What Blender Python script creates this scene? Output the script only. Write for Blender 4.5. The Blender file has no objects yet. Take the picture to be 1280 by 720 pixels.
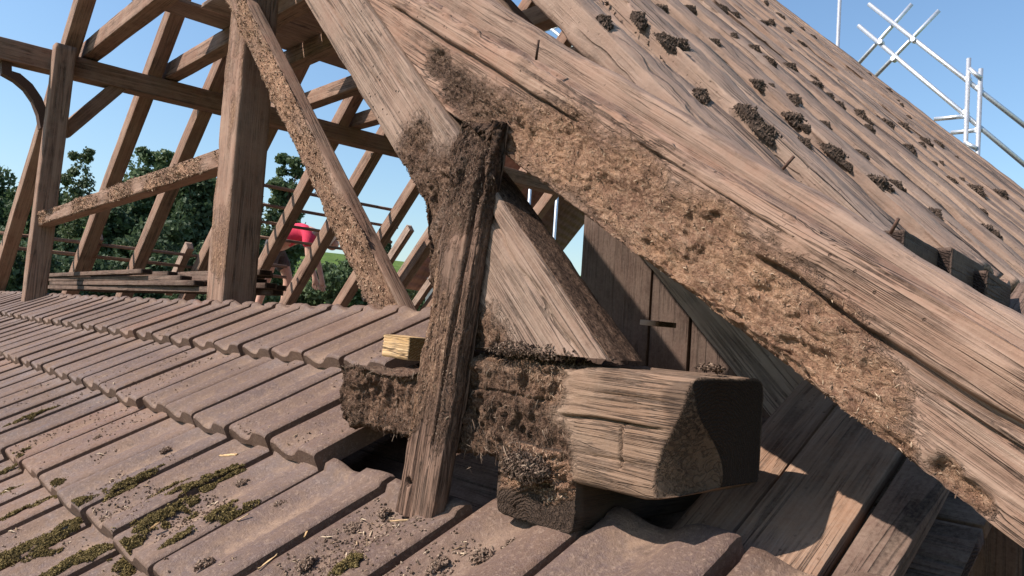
import bpy, math, random
import numpy as np
from mathutils import Matrix, Vector
R = math.radians
rng = np.random.default_rng(7)
random.seed(7)
scene = bpy.context.scene
C = scene.collection

# ------------------------------------------------------------------ camera
# world axes: x = along the barn's ridge (away, right), y = along the gable (away, left), z = up; camera at the origin
F, CX, CY = 960.0, 640.0, 360.0
def nz(v):
    v = np.array(v, float); return v/np.linalg.norm(v)
_d1 = nz([-890, 5, 960])
_d2 = np.array([1028, -129, 960.0]); _d2 = nz(_d2-_d1*np.dot(_d2, _d1))
_up = nz(np.cross(_d1, _d2)); _up = _up if _up[1] > 0 else -_up
M = np.array([_d2, _d1, _up])
cam = bpy.data.objects.new('camera', bpy.data.cameras.new('camera')); C.objects.link(cam)
_r, _u, _f = M@[1, 0, 0], M@[0, 1, 0], M@[0, 0, 1]
cam.matrix_world = Matrix([[_r[0], _u[0], -_f[0], 0], [_r[1], _u[1], -_f[1], 0], [_r[2], _u[2], -_f[2], 0], [0, 0, 0, 1]])
cam.data.sensor_width = 36; cam.data.lens = 27.0
cam.data.clip_start = 0.02; cam.data.clip_end = 2000
cam.data.dof.use_dof = False
scene.camera = cam

# ------------------------------------------------------------------ light
SUN = nz([-0.64, 0.30, 0.69])          # towards the sun
elev = math.asin(SUN[2])
world = bpy.data.worlds.new('World'); scene.world = world; world.use_nodes = True
wn = world.node_tree; wn.nodes.clear()
wo = wn.nodes.new('ShaderNodeOutputWorld'); wb = wn.nodes.new('ShaderNodeBackground'); ws = wn.nodes.new('ShaderNodeTexSky')
ws.sky_type = 'NISHITA'; ws.sun_disc = False
ws.sun_elevation = elev; ws.sun_rotation = math.atan2(SUN[0], SUN[1])
ws.altitude = 300; ws.air_density = 1.5; ws.dust_density = .9; ws.ozone_density = 6.0
wb.inputs['Strength'].default_value = 0.125
wn.links.new(ws.outputs[0], wb.inputs[0]); wn.links.new(wb.outputs[0], wo.inputs[0])
sl = bpy.data.lights.new('sun', 'SUN'); sl.energy = 5.0; sl.angle = R(0.53); sl.color = (1.0, 0.90, 0.825)
so = bpy.data.objects.new('sun', sl); C.objects.link(so)
so.rotation_euler = Vector(SUN).to_track_quat('Z', 'Y').to_euler(); so.location = (-6, 4, 9)
scene.view_settings.view_transform = 'Standard'; scene.view_settings.look = 'None'
scene.view_settings.gamma = 1.0; scene.view_settings.exposure = 0.54
scene.view_settings.use_curve_mapping = False

# ------------------------------------------------------------------ pixel helpers (1280x720 photo pixels)
def ray(px, py): return M@nz([(px-CX)/F, (CY-py)/F, 1])
def hit(px, py, p0, nn):
    r = ray(px, py); return r*(np.dot(p0, nn)/np.dot(r, nn))
def atx(px, py, x): r = ray(px, py); return r*(x/r[0])
def aty(px, py, y): r = ray(px, py); return r*(y/r[1])
def atz(px, py, z): r = ray(px, py); return r*(z/r[2])

# ------------------------------------------------------------------ noise
def _hash(i, j, k, s):
    h = (i.astype(np.int64)*374761393+j.astype(np.int64)*668265263+k.astype(np.int64)*2147483647+s*1274126177) & 0xffffffff
    h = ((h ^ (h >> 13))*1274126177) & 0xffffffff
    h = ((h ^ (h >> 16))*2246822519) & 0xffffffff
    return ((h ^ (h >> 15)) & 0xffffff)/float(0xffffff)
def vn(p, s=0):                       # value noise, -1..1
    f = np.floor(p); t = p-f; t = t*t*(3-2*t); i, j, k = f[:, 0], f[:, 1], f[:, 2]
    r = 0
    for a in (0, 1):
        wa = t[:, 0] if a else 1-t[:, 0]
        for b in (0, 1):
            wb_ = t[:, 1] if b else 1-t[:, 1]
            for c in (0, 1):
                wc = t[:, 2] if c else 1-t[:, 2]
                r = r+wa*wb_*wc*_hash(i+a, j+b, k+c, s)
    return r*2-1
def fbm(p, o=4, s=0, g=0.5):
    r, a, tot = 0, 1.0, 0
    for q in range(o):
        r = r+a*vn(p*(2.03**q)+q*17.3, s+q); tot += a; a *= g
    return r/tot
def sstep(a, b, x):
    t = np.clip((x-a)/(b-a), 0, 1); return t*t*(3-2*t)

# ------------------------------------------------------------------ mesh helpers
def mesh_np(name, V, quads=None, tris=None, attrs=None, smooth=True):
    me = bpy.data.meshes.new(name)
    V = np.asarray(V, np.float32)
    fl, st = [], []
    n = 0
    if quads is not None and len(quads):
        q = np.asarray(quads, np.int32); fl.append(q.ravel()); st.append(np.arange(len(q))*4); n = q.size
    if tris is not None and len(tris):
        t = np.asarray(tris, np.int32); fl.append(t.ravel()); st.append(n+np.arange(len(t))*3)
    fl = np.concatenate(fl).astype(np.int32); st = np.concatenate(st).astype(np.int32)
    me.vertices.add(len(V)); me.vertices.foreach_set('co', V.ravel())
    me.loops.add(len(fl)); me.loops.foreach_set('vertex_index', fl)
    me.polygons.add(len(st)); me.polygons.foreach_set('loop_start', st)
    me.polygons.foreach_set('use_smooth', np.full(len(st), smooth))
    for k, v in (attrs or {}).items():
        a = me.attributes.new(k, 'FLOAT', 'POINT'); a.data.foreach_set('value', np.asarray(v, np.float32))
    me.update(calc_edges=True); me.validate()
    return me
def link(name, me, mat=None, parent=None, mw=None):
    o = bpy.data.objects.new(name, me); C.objects.link(o)
    if mat is not None and me is not None and not me.materials: me.materials.append(mat)
    if parent is not None: o.parent = parent
    if mw is not None: o.matrix_local = mw
    return o
def tag(o, label=None, cat=None, group=None, kind=None):
    if label: o['label'] = label
    if cat: o['category'] = cat
    if group: o['group'] = group
    if kind: o['kind'] = kind
    return o
def empty(name, loc=(0, 0, 0)):
    o = bpy.data.objects.new(name, None); C.objects.link(o); o.location = [float(v) for v in loc]; o.empty_display_size = .1
    return o
def frame(o, ex, ey, ez):
    return Matrix([[ex[0], ey[0], ez[0], o[0]], [ex[1], ey[1], ez[1], o[1]], [ex[2], ey[2], ez[2], o[2]], [0, 0, 0, 1]])

def section(w, h, rad, res, coarse=1.0):
    """closed rounded-rectangle outline, y in 0..w, z in -h..0; returns points, outward normals"""
    pts, nr = [], []
    def side(a, b, n, rs):
        k = max(2, int(math.hypot(b[0]-a[0], b[1]-a[1])/rs))
        for i in range(k):
            t = i/k; pts.append((a[0]+(b[0]-a[0])*t, a[1]+(b[1]-a[1])*t)); nr.append(n)
    def arc(c, a0):
        for i in range(3):
            a = R(a0+30*i); pts.append((c[0]+rad*math.cos(a), c[1]+rad*math.sin(a))); nr.append((math.cos(a), math.sin(a)))
    side((0, -rad), (0, -h+rad), (-1, 0), res); arc((rad, -h+rad), 180)
    side((rad, -h), (w-rad, -h), (0, -1), res*(1+.8*(coarse-1))); arc((w-rad, -h+rad), 270)
    side((w, -h+rad), (w, -rad), (1, 0), res*coarse); arc((w-rad, -rad), 0)
    side((w-rad, 0), (rad, 0), (0, 1), res*(1+.3*(coarse-1))); arc((rad, -rad), 90)
    return np.array(pts), np.array(nr)

def timber(name, A, B, w, h, mat, res=.02, rad=.006, fn=None, wdir=(1, 0, 0), parent=None, post=None, lres=None, seed=0, wob=.002, xs=None, coarse=1.0):
    """beam from A to B: its front top edge runs A->B, width w along wdir, height h downwards from that edge.
    fn(P,N,L) -> (outward offset, dict of attributes) in local coords; post(V world) -> V world."""
    A, B = np.array(A, float), np.array(B, float)
    ex = nz(B-A); L = np.linalg.norm(B-A)
    ey = np.array(wdir, float); ey = nz(ey-ex*np.dot(ey, ex)); ez = np.cross(ex, ey)
    if ez[2] < -.3:
        A, B = B, A; ex = -ex; ez = -ez
    S, SN = section(w, h, min(rad, w*.3, h*.3), res, coarse)
    lres = lres or res*1.3
    if xs is None: xs = np.linspace(0, L, max(2, int(L/lres)+1))
    nl = len(xs); m = len(S)
    P = np.zeros((nl, m, 3)); N = np.zeros((nl, m, 3))
    P[:, :, 0] = xs[:, None]; P[:, :, 1:] = S[None]; N[:, :, 1:] = SN[None]
    rings = [P.reshape(-1, 3)]; norms = [N.reshape(-1, 3)]
    idx = np.arange(nl*m).reshape(nl, m)
    nx = np.roll(idx, -1, axis=1)
    quads = [np.stack([idx[:-1], nx[:-1], nx[1:], idx[1:]], -1).reshape(-1, 4)]
    base = nl*m; cen = np.array([w/2, -h/2]); tris = []
    nr = max(2, int(min(w, h)/2/max(res, .004)))
    for end, x, first in ((0, 0, idx[0]), (1, L, idx[-1])):
        prev = first
        for k in range(1, nr):
            f = 1-k/nr
            ring = np.zeros((m, 3)); ring[:, 0] = x; ring[:, 1:] = cen+(S-cen)*f
            nn = np.zeros((m, 3)); nn[:, 0] = 1 if end else -1
            rings.append(ring); norms.append(nn); cur = base+np.arange(m); base += m
            q = np.stack([prev, np.roll(prev, -1), np.roll(cur, -1), cur], -1)
            quads.append(q if end else q[:, ::-1]); prev = cur
        c = np.array([[x, cen[0], cen[1]]]); rings.append(c); norms.append(np.array([[1.0 if end else -1, 0, 0]]))
        t = np.stack([prev, np.roll(prev, -1), np.full(m, base)], -1); base += 1
        tris.append(t if end else t[:, ::-1])
    V = np.concatenate(rings); NN = np.concatenate(norms); Q = np.concatenate(quads); T = np.concatenate(tris)
    attrs = {}
    off = wob*fbm(V*np.array([2.0, 9, 9])+seed*3.1, 3, seed)
    if fn is not None:
        o2, attrs = fn(V, NN, L); off = off+o2
    V = V+NN*off[:, None]
    attrs = dict(attrs); attrs['cap'] = np.abs(NN[:, 0])
    fr = np.stack([ex, ey, ez], 1)
    if post is not None:
        Wd = V@fr.T+A; Wd = post(Wd); V = (Wd-A)@fr
    me = mesh_np(name, V, Q, T, attrs)
    mw = frame(A, ex, ey, ez)
    if parent is not None: mw = parent.matrix_basis.inverted()@mw if parent.parent is None else mw
    o = link(name, me, mat, parent, mw)
    o_data = (V, NN, attrs, mw)
    return o, o_data

def chips(name, pts, nrm, n, lo, hi, thick, mat, parent, mw=None, flat=.3, along=None, seed=1, lift=.3, sink=.2):
    """n little splinters lying on / sticking out of the given surface points, one mesh"""
    r = np.random.default_rng(seed)
    k = r.integers(0, len(pts), n); p = pts[k]; nn = nrm[k]
    d = r.normal(size=(n, 3))
    if along is not None: d = d*.55+np.array(along)*r.choice([-1, 1], n)[:, None]*1.1
    d = d-nn*np.sum(d*nn, 1)[:, None]*(1-flat); d += nn*flat*np.abs(r.normal(size=(n, 1)))
    d /= np.linalg.norm(d, axis=1)[:, None]
    s = np.cross(d, nn+r.normal(size=(n, 3))*.2); s /= np.linalg.norm(s, axis=1)[:, None]+1e-9
    t = np.cross(d, s)
    ln = r.uniform(0, 1, n)**2*(hi-lo)+lo; wd = thick*r.uniform(.4, 1.3, n)*np.sqrt(ln/hi)
    c = p+nn*(wd*lift)[:, None]
    a = ln[:, None]*.5; b = wd[:, None]*.5
    bend = (t*r.normal(size=(n, 1))*ln[:, None]*.12)
    e0 = c-d*a*(1-sink); e1 = c+d*a
    m0 = c+bend
    V = np.stack([e0+s*b*.5, e0-s*b*.5+t*b*.4, m0+s*b, m0-s*b, m0+t*b, m0-t*b*.8, e1+s*b*.35, e1-s*b*.3+t*b*.3], 1).reshape(-1, 3)
    f = np.array([[0, 2, 4], [0, 4, 1], [1, 4, 3], [1, 3, 5], [0, 1, 5], [0, 5, 2], [6, 4, 2], [6, 7, 4], [7, 3, 4], [7, 5, 3], [6, 5, 7], [6, 2, 5]])
    T = (np.arange(n)[:, None, None]*8+f[None]).reshape(-1, 3)
    val = np.repeat(r.uniform(0, 1, n), 8)
    me = mesh_np(name, V, None, T, {'tone': val}, smooth=False)
    o = link(name, me, mat, parent, mw)
    o['kind'] = 'stuff'
    return o

def box_mesh(name, sx, sy, sz, bev=.003):
    import bmesh
    bm = bmesh.new(); bmesh.ops.create_cube(bm, size=1)
    for v in bm.verts: v.co = Vector((v.co.x*sx, v.co.y*sy, v.co.z*sz))
    if bev: bmesh.ops.bevel(bm, geom=list(bm.edges), offset=bev, segments=1, affect='EDGES')
    me = bpy.data.meshes.new(name); bm.to_mesh(me); bm.free(); return me

def tube(name, A, B, r, mat, parent=None, seg=8):
    A, B = np.array(A, float), np.array(B, float)
    ex = nz(B-A); L = np.linalg.norm(B-A)
    h = np.array([0, 0, 1.0]) if abs(ex[2]) < .9 else np.array([1.0, 0, 0])
    ey = nz(np.cross(h, ex)); ez = np.cross(ex, ey)
    an = np.linspace(0, 2*math.pi, seg, endpoint=False)
    V, Q = [], []
    for x, rr in ((0, r*.7), (0, r), (L, r), (L, r*.7)):
        for a in an: V.append((x, rr*math.cos(a), rr*math.sin(a)))
    for k in range(3):
        for i in range(seg): Q.append((k*seg+i, k*seg+(i+1) % seg, (k+1)*seg+(i+1) % seg, (k+1)*seg+i))
    n = len(V); V += [(0, 0, 0), (L, 0, 0)]
    T = [(n, (i+1) % seg, i) for i in range(seg)]+[(n+1, 3*seg+i, 3*seg+(i+1) % seg) for i in range(seg)]
    mw = frame(A, ex, ey, ez)
    if parent is not None: mw = parent.matrix_basis.inverted()@mw
    return link(name, mesh_np(name, V, Q, T), mat, parent, mw)

# ------------------------------------------------------------------ materials
class NB:
    def __init__(s, name):
        s.m = bpy.data.materials.new(name); s.m.use_nodes = True; s.t = s.m.node_tree; s.t.nodes.clear()
        s.out = s.n('ShaderNodeOutputMaterial'); s.b = s.n('ShaderNodeBsdfPrincipled'); s.l(s.b.outputs[0], s.out.inputs[0])
    def n(s, t, **k):
        x = s.t.nodes.new(t)
        for a, v in k.items(): setattr(x, a, v)
        return x
    def l(s, a, b): s.t.links.new(a, b)
    def put(s, sock, v):
        if isinstance(v, bpy.types.NodeSocket): s.l(v, sock)
        else: sock.default_value = v
    def coord(s, kind='Object', scale=(1, 1, 1), loc=(0, 0, 0)):
        tc = s.n('ShaderNodeTexCoord'); mp = s.n('ShaderNodeMapping'); s.l(tc.outputs[kind], mp.inputs[0])
        mp.inputs['Scale'].default_value = scale; s.put(mp.inputs['Location'], loc); return mp.outputs[0]
    def wpos(s, scale=(1, 1, 1)):
        g = s.n('ShaderNodeNewGeometry'); mp = s.n('ShaderNodeMapping'); s.l(g.outputs['Position'], mp.inputs[0]); mp.inputs['Scale'].default_value = scale; return mp.outputs[0]
    def noise(s, vec, sc, det=6, rough=.6, dist=0):
        x = s.n('ShaderNodeTexNoise'); s.l(vec, x.inputs['Vector']); x.inputs['Scale'].default_value = sc
        x.inputs['Detail'].default_value = det; x.inputs['Roughness'].default_value = rough; x.inputs['Distortion'].default_value = dist; return x.outputs['Fac']
    def voro(s, vec, sc, feature='F1', out='Distance'):
        x = s.n('ShaderNodeTexVoronoi', feature=feature); s.l(vec, x.inputs['Vector']); x.inputs['Scale'].default_value = sc; return x.outputs[out]
    def ramp(s, f, stops, interp='LINEAR'):
        x = s.n('ShaderNodeValToRGB'); s.put(x.inputs[0], f); cr = x.color_ramp; cr.interpolation = interp
        while len(cr.elements) < len(stops): cr.elements.new(.5)
        for e, (p, c) in zip(cr.elements, stops):
            e.position = p; e.color = (*c, 1) if not isinstance(c, (int, float)) else (c, c, c, 1)
        return x.outputs[0]
    def mix(s, f, a, b, mode='MIX'):
        x = s.n('ShaderNodeMix', data_type='RGBA', blend_type=mode)
        s.put(x.inputs[0], f)
        for sock, v in ((x.inputs[6], a), (x.inputs[7], b)): s.put(sock, (*v, 1) if isinstance(v, tuple) and len(v) == 3 else v)
        return x.outputs[2]
    def math(s, op, a, b=0.0, c=None, clamp=False):
        x = s.n('ShaderNodeMath', operation=op, use_clamp=clamp); s.put(x.inputs[0], a); s.put(x.inputs[1], b)
        if c is not None: s.put(x.inputs[2], c)
        return x.outputs[0]
    def attr(s, nm):
        x = s.n('ShaderNodeAttribute'); x.attribute_name = nm; return x.outputs['Fac']
    def rnd(s):
        return s.n('ShaderNodeObjectInfo').outputs['Random']
    def bump(s, h, st, dist=.01, normal=None):
        x = s.n('ShaderNodeBump'); s.put(x.inputs['Strength'], st); x.inputs['Distance'].default_value = dist; s.put(x.inputs['Height'], h)
        if normal is not None: s.l(normal, x.inputs['Normal'])
        return x.outputs[0]
    def hsv(s, col, sat, val):
        x = s.n('ShaderNodeHueSaturation'); s.l(col, x.inputs['Color']); x.inputs['Saturation'].default_value = sat; x.inputs['Value'].default_value = val; return x.outputs[0]
    def fin(s, col, rough=.85, nrm=None, spec=.25, metal=0.0):
        s.put(s.b.inputs['Base Color'], (*col, 1) if isinstance(col, tuple) and len(col) == 3 else col)
        s.put(s.b.inputs['Roughness'], rough); s.b.inputs['Specular IOR Level'].default_value = spec; s.b.inputs['Metallic'].default_value = metal
        if nrm is not None: s.l(nrm, s.b.inputs['Normal'])
        return s.m

def wood(name, dark, mid, light, tint=(.30, .17, .11), tint_amt=.4, grain=1.0, crack=.6, worm=.0, rot=False, dirt=.3,  dirtcol=(.22, .16, .12), spec=.2, bumpk=1.0, check=.5, dust=.35, dustcol=(.36, .27, .21)):
    b = NB(name)
    r = b.rnd()
    shift = b.n('ShaderNodeCombineXYZ'); b.put(shift.inputs[0], b.math('MULTIPLY', r, 37.0)); b.put(shift.inputs[1], b.math('MULTIPLY', r, 11.0)); shift.inputs[2].default_value = 0
    g = grain
    v1 = b.coord('Object', (.75*g, 26*g, 26*g), shift.outputs[0])
    v2 = b.coord('Object', (1.7*g, 120*g, 120*g), shift.outputs[0])
    v3 = b.coord('Object', (1, 1, 1), shift.outputs[0])
    v4 = b.coord('Object', (.55*g, 17*g, 17*g), shift.outputs[0])
    n1 = b.noise(v1, 1.0, 5, .6, .8); n2 = b.noise(v2, 1.0, 4, .65, .3); n3 = b.noise(v3, 6.0, 5, .6); n4 = b.noise(v4, 1.0, 3, .5, 1.2)
    f = b.math('ADD', b.math('MULTIPLY', n1, .6), b.math('MULTIPLY', n2, .45))
    col = b.ramp(f, [(.32, dark), (.5, mid), (.72, light)])
    col = b.mix(b.math('MULTIPLY', b.ramp(n3, [(.42, 0), (.68, 1)]), tint_amt), col, tint)
    grey = b.noise(v3, 2.3, 4, .6)
    col = b.mix(b.math('MULTIPLY', b.ramp(grey, [(.5, 0), (.7, 1)]), .35), col, tuple(c*1.15 for c in light))
    # long splits that follow the grain
    ck = b.math('ABSOLUTE', b.math('SUBTRACT', n4, .5))
    ckm = b.ramp(ck, [(.0, 1), (.013, .75), (.028, 0)])
    gate = b.ramp(b.noise(v3, 3.1, 2), [(.45, 0), (.55, 1)])
    ckm = b.math('MULTIPLY', ckm, gate)
    col = b.mix(b.math('MULTIPLY', ckm, crack), col, tuple(c*.22 for c in dark))
    v8 = b.coord('Object', (1.3*g, 58*g, 58*g), shift.outputs[0])
    n8 = b.noise(v8, 1.0, 3, .55, .9)
    chk = b.math('MULTIPLY', b.ramp(b.math('ABSOLUTE', b.math('SUBTRACT', n8, .47)), [(.0, 1), (.02, .8), (.05, 0)]), b.ramp(b.noise(v3, 9.0, 3), [(.42, 0), (.55, 1)]))
    col = b.mix(b.math('MULTIPLY', chk, check), col, tuple(c*.3 for c in dark))
    dn = b.noise(v3, 26.0, 6, .7)
    col = b.mix(b.math('MULTIPLY', b.ramp(dn, [(.47, 0), (.6, 1)]), dirt), col, dirtcol)
    fd = b.noise(v3, 150.0, 4, .75); md = b.noise(v3, 14.0, 5, .65)
    du = b.math('MULTIPLY', b.ramp(b.math('ADD', b.math('MULTIPLY', fd, .55), b.math('MULTIPLY', md, .45)), [(.40, 0), (.62, 1)]), dust)
    col = b.mix(du, col, dustcol)
    h = b.math('ADD', b.math('MULTIPLY', n1, .5), b.math('MULTIPLY', n2, .55)); h = b.math('ADD', h, b.math('MULTIPLY', fd, .35))
    h = b.math('SUBTRACT', h, b.math('MULTIPLY', ckm, 1.2*crack)); h = b.math('SUBTRACT', h, b.math('MULTIPLY', chk, .9*check))
    if worm:
        vo = b.voro(b.coord('Object', (1, 1, 1), shift.outputs[0]), 62.0)
        wm = b.math('MULTIPLY', b.ramp(vo, [(.0, 1), (.10, 1), (.14, 0)]), b.ramp(b.noise(v3, 5.0, 2), [(.48, 0), (.56, 1)]))
        wm = b.math('MULTIPLY', wm, worm)
        col = b.mix(wm, col, (.02, .012, .008)); h = b.math('SUBTRACT', h, b.math('MULTIPLY', wm, 1.5))
    # sawn ends: growth rings instead of long grain
    cap = b.ramp(b.attr('cap'), [(.4, 0), (.7, 1)])
    wv = b.n('ShaderNodeTexWave', wave_type='RINGS', rings_direction='X'); b.l(b.coord('Object', (1, 1, 1), (0, -.06, .11)), wv.inputs[0])
    wv.inputs['Scale'].default_value = 70; wv.inputs['Distortion'].default_value = 6.0; wv.inputs['Detail'].default_value = 3; wv.inputs['Detail Scale'].default_value = 3
    endc = b.mix(b.ramp(wv.outputs['Fac'], [(.2, 0), (.8, 1)]), tuple(c*.6 for c in dark), tuple(c*.62 for c in mid))
    col = b.mix(cap, col, endc)
    hm = b.n('ShaderNodeMix', data_type='FLOAT'); b.l(cap, hm.inputs[0]); b.l(h, hm.inputs[2]); b.l(wv.outputs['Fac'], hm.inputs[3]); h = hm.outputs[0]
    col = b.mix(b.attr('darkwood_shade'), col, (.030, .020, .015))  # per-vertex mix to near black: dark wood and painted shade
    nr = b.bump(h, .8*bumpk, .003)
    if rot:
        ra = b.attr('rot')
        v5 = b.coord('Object', (170, 300, 300)); v6 = b.coord('Object', (45, 85, 85)); v7 = b.coord('Object', (10, 16, 16))
        q1 = b.noise(v5, 1.0, 5, .7, .6); q2 = b.noise(v6, 1.0, 5, .65, 1.0); q3 = b.noise(v7, 1.0, 4, .6)
        tone = b.attr('tone')
        rc = b.ramp(b.math('ADD', b.math('MULTIPLY', q1, .45), b.math('MULTIPLY', q2, .55)), [(.36, (.045, .026, .018)), (.445, (.22, .115, .078)), (.53, (.46, .29, .195)), (.66, (.64, .46, .335))])
        pale = b.ramp(q3, [(.4, (.30, .18, .12)), (.6, (.60, .37, .235))])
        rc = b.mix(.45, rc, pale)
        dk = b.ramp(b.math('ADD', b.math('MULTIPLY', q1, .6), b.math('MULTIPLY', q2, .4)), [(.38, (.022, .013, .009)), (.5, (.12, .072, .049)), (.64, (.30, .2, .142))])
        rc = b.mix(tone, rc, dk)
        edge = b.math('ADD', ra, b.math('MULTIPLY', b.math('SUBTRACT', q2, .5), .9))
        em = b.ramp(edge, [(.22, 0), (.72, 1)])
        col = b.mix(em, col, rc)
        hr = b.math('ADD', b.math('MULTIPLY', q1, .8), b.math('MULTIPLY', q2, 1.0))
        nr = b.bump(b.math('MULTIPLY', hr, em), 1.0, .011, nr)
    return b.fin(b.hsv(col, 1.08, .92), .88, nr, spec)

MW = {}
MW['sprocket'] = wood('weathered_sprocket_wood', (.10, .058, .04), (.27, .172, .125), (.42, .305, .235), (.30, .15, .098), .5, 3.0, 1.0, .6, True, .4, (.25, .17, .125), check=.6, dust=.4, dustcol=(.36, .25, .185))
MW['rafter'] = wood('grey_rafter_wood', (.10, .064, .046), (.25, .172, .13), (.38, .29, .23), (.27, .155, .11), .4, 2.8, .8, 1.0, True, .3, check=.45, dust=.4, dustcol=(.37, .275, .21))
MW['tie'] = wood('weathered_oak', (.10, .066, .048), (.22, .148, .104), (.33, .232, .165), (.28, .165, .105), .4, 3.6, .6, .0, True, .3, check=.9, dust=.25, dustcol=(.33, .24, .18), bumpk=1.0)
MW['post'] = wood('dark_rotten_oak', (.07, .042, .032), (.175, .11, .08), (.29, .2, .15), (.22, .115, .075), .45, 3.0, .8, .2, True, .35, (.12, .08, .06), check=.9, dust=.2, dustcol=(.26, .18, .135))
MW['board'] = wood('pale_board', (.13, .077, .055), (.29, .195, .145), (.43, .32, .25), (.32, .175, .115), .45, 2.6, .7, .4, False, .35, check=.3, dust=.6, dustcol=(.32, .228, .172))
MW['deck'] = wood('dusty_deck_board', (.13, .083, .06), (.28, .195, .15), (.42, .32, .25), (.25, .15, .108), .35, 1.0, .6, .2, False, .5, (.23, .17, .135), check=.25, dust=.6, dustcol=(.30, .212, .16), bumpk=1.6)
MW['frame'] = wood('old_frame_timber', (.12, .072, .052), (.25, .155, .112), (.39, .27, .2), (.26, .125, .085), .4, 1.0, .8, .3, True, .25, check=.5)
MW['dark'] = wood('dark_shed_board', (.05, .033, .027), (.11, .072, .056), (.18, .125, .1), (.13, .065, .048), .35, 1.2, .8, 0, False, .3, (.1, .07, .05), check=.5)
MW['soffit'] = wood('grey_soffit_board', (.15, .10, .08), (.33, .245, .19), (.48, .38, .31), (.31, .185, .135), .4, 1.3, .7, .4, False, .3, check=.5)
MW['eave'] = wood('brown_eave_board', (.12, .07, .046), (.27, .17, .115), (.39, .275, .2), (.24, .12, .075), .45, 1.6, .8, .4, False, .35, check=.5)
MW['fresh'] = wood('fresh_split_wood', (.42, .24, .10), (.62, .42, .22), (.74, .56, .34), (.6, .36, .16), .4, 2.2, .9, 0, False, .2)

def mat_chips(name, stops):
    b = NB(name); t = b.attr('tone'); n = b.noise(b.coord('Object'), 90, 3)
    c = b.ramp(b.math('ADD', b.math('MULTIPLY', t, .8), b.math('MULTIPLY', n, .2)), stops)
    return b.fin(c, .95, None, .1)
M_frass = mat_chips('rotten_fibre', [(.15, (.07, .043, .03)), (.45, (.19, .12, .08)), (.7, (.33, .22, .15)), (.95, (.5, .37, .25))])
M_frassd = mat_chips('dark_rotten_fibre', [(.15, (.03, .02, .015)), (.5, (.10, .066, .048)), (.8, (.2, .14, .1)), (.95, (.33, .25, .18))])
M_straw = mat_chips('straw', [(.1, (.22, .14, .08)), (.5, (.42, .3, .19)), (.9, (.66, .53, .37))])
M_soil = mat_chips('dry_soil', [(.1, (.075, .048, .034)), (.5, (.17, .115, .082)), (.9, (.29, .21, .152))])
M_moss = mat_chips('moss', [(.1, (.04, .028, .013)), (.4, (.095, .068, .026)), (.7, (.155, .115, .042)), (.95, (.25, .185, .085))])
M_hay = mat_chips('mud_and_straw', [(.1, (.03, .021, .016)), (.5, (.085, .06, .045)), (.85, (.17, .12, .09)), (.97, (.32, .24, .17))])

def mat_tile():
    b = NB('weathered_clay_tile'); r = b.rnd()
    w = b.wpos(); n1 = b.noise(w, 9, 6, .65); n2 = b.noise(w, 55, 5, .7); n3 = b.noise(w, 3.2, 4, .6); n4 = b.noise(w, 220, 3, .6)
    base = b.ramp(r, [(.0, (.095, .062, .048)), (.3, (.135, .087, .066)), (.6, (.118, .082, .069)), (.8, (.16, .107, .082)), (1.0, (.18, .105, .076))])
    base = b.mix(b.math('MULTIPLY', b.ramp(n2, [(.35, 1), (.55, 0)]), .35), base, (.13, .095, .088))
    dust = b.ramp(b.math('ADD', b.math('MULTIPLY', n1, .6), b.math('MULTIPLY', n2, .4)), [(.42, 0), (.6, 1)])
    tr = b.attr('trough')
    dm = b.math('MULTIPLY', dust, b.math('ADD', .22, b.math('MULTIPLY', tr, .75)))
    col = b.mix(dm, base, (.29, .208, .155))
    col = b.mix(b.math('MULTIPLY', b.ramp(n3, [(.5, 0), (.66, 1)]), .35), col, (.15, .105, .085))
    spk = b.ramp(n4, [(.55, 0), (.66, 1)])
    col = b.mix(b.math('MULTIPLY', spk, .55), col, (.09, .064, .05))
    gr = b.ramp(b.noise(w, 130, 4, .75), [(.52, 0), (.66, 1)]); col = b.mix(b.math('MULTIPLY', gr, .5), col, (.33, .245, .19))
    lic = b.math('MULTIPLY', b.ramp(b.noise(w, 22, 5, .7, .5), [(.60, 0), (.68, 1)]), .5); col = b.mix(lic, col, (.085, .06, .045))
    hd = b.attr('head')
    col = b.mix(b.math('MULTIPLY', b.ramp(b.math('ADD', hd, b.math('MULTIPLY', n1, .4)), [(1.10, 0), (1.16, 1)]), .7), col, (.36, .2, .155))
    n5 = b.noise(w, 480, 3, .7)
    nr = b.bump(b.math('ADD', b.math('MULTIPLY', n2, .6), b.math('ADD', b.math('MULTIPLY', n4, .5), b.math('MULTIPLY', n5, .4))), .8, .003)
    return b.fin(b.hsv(col, 1.2, .86), b.math('ADD', .52, b.math('MULTIPLY', dust, .35)), nr, .35)
M_tile = mat_tile()
def plain(name, col, rough=.8, metal=0, spec=.3, var=.25, sc=20, bump=.2):
    b = NB(name); n = b.noise(b.coord('Object'), sc, 5, .6)
    c = b.mix(b.ramp(n, [(.35, 0), (.65, 1)]), tuple(x*(1-var) for x in col), tuple(min(1, x*(1+var)) for x in col))
    return b.fin(c, rough, b.bump(n, bump, .003), spec, metal)
M_steel = plain('galvanised_steel', (.62, .64, .66), .42, .75, .5, .12, 40, .05)
M_iron = plain('rusty_iron', (.09, .05, .035), .85, .2, .3, .4, 200, .4)

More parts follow.
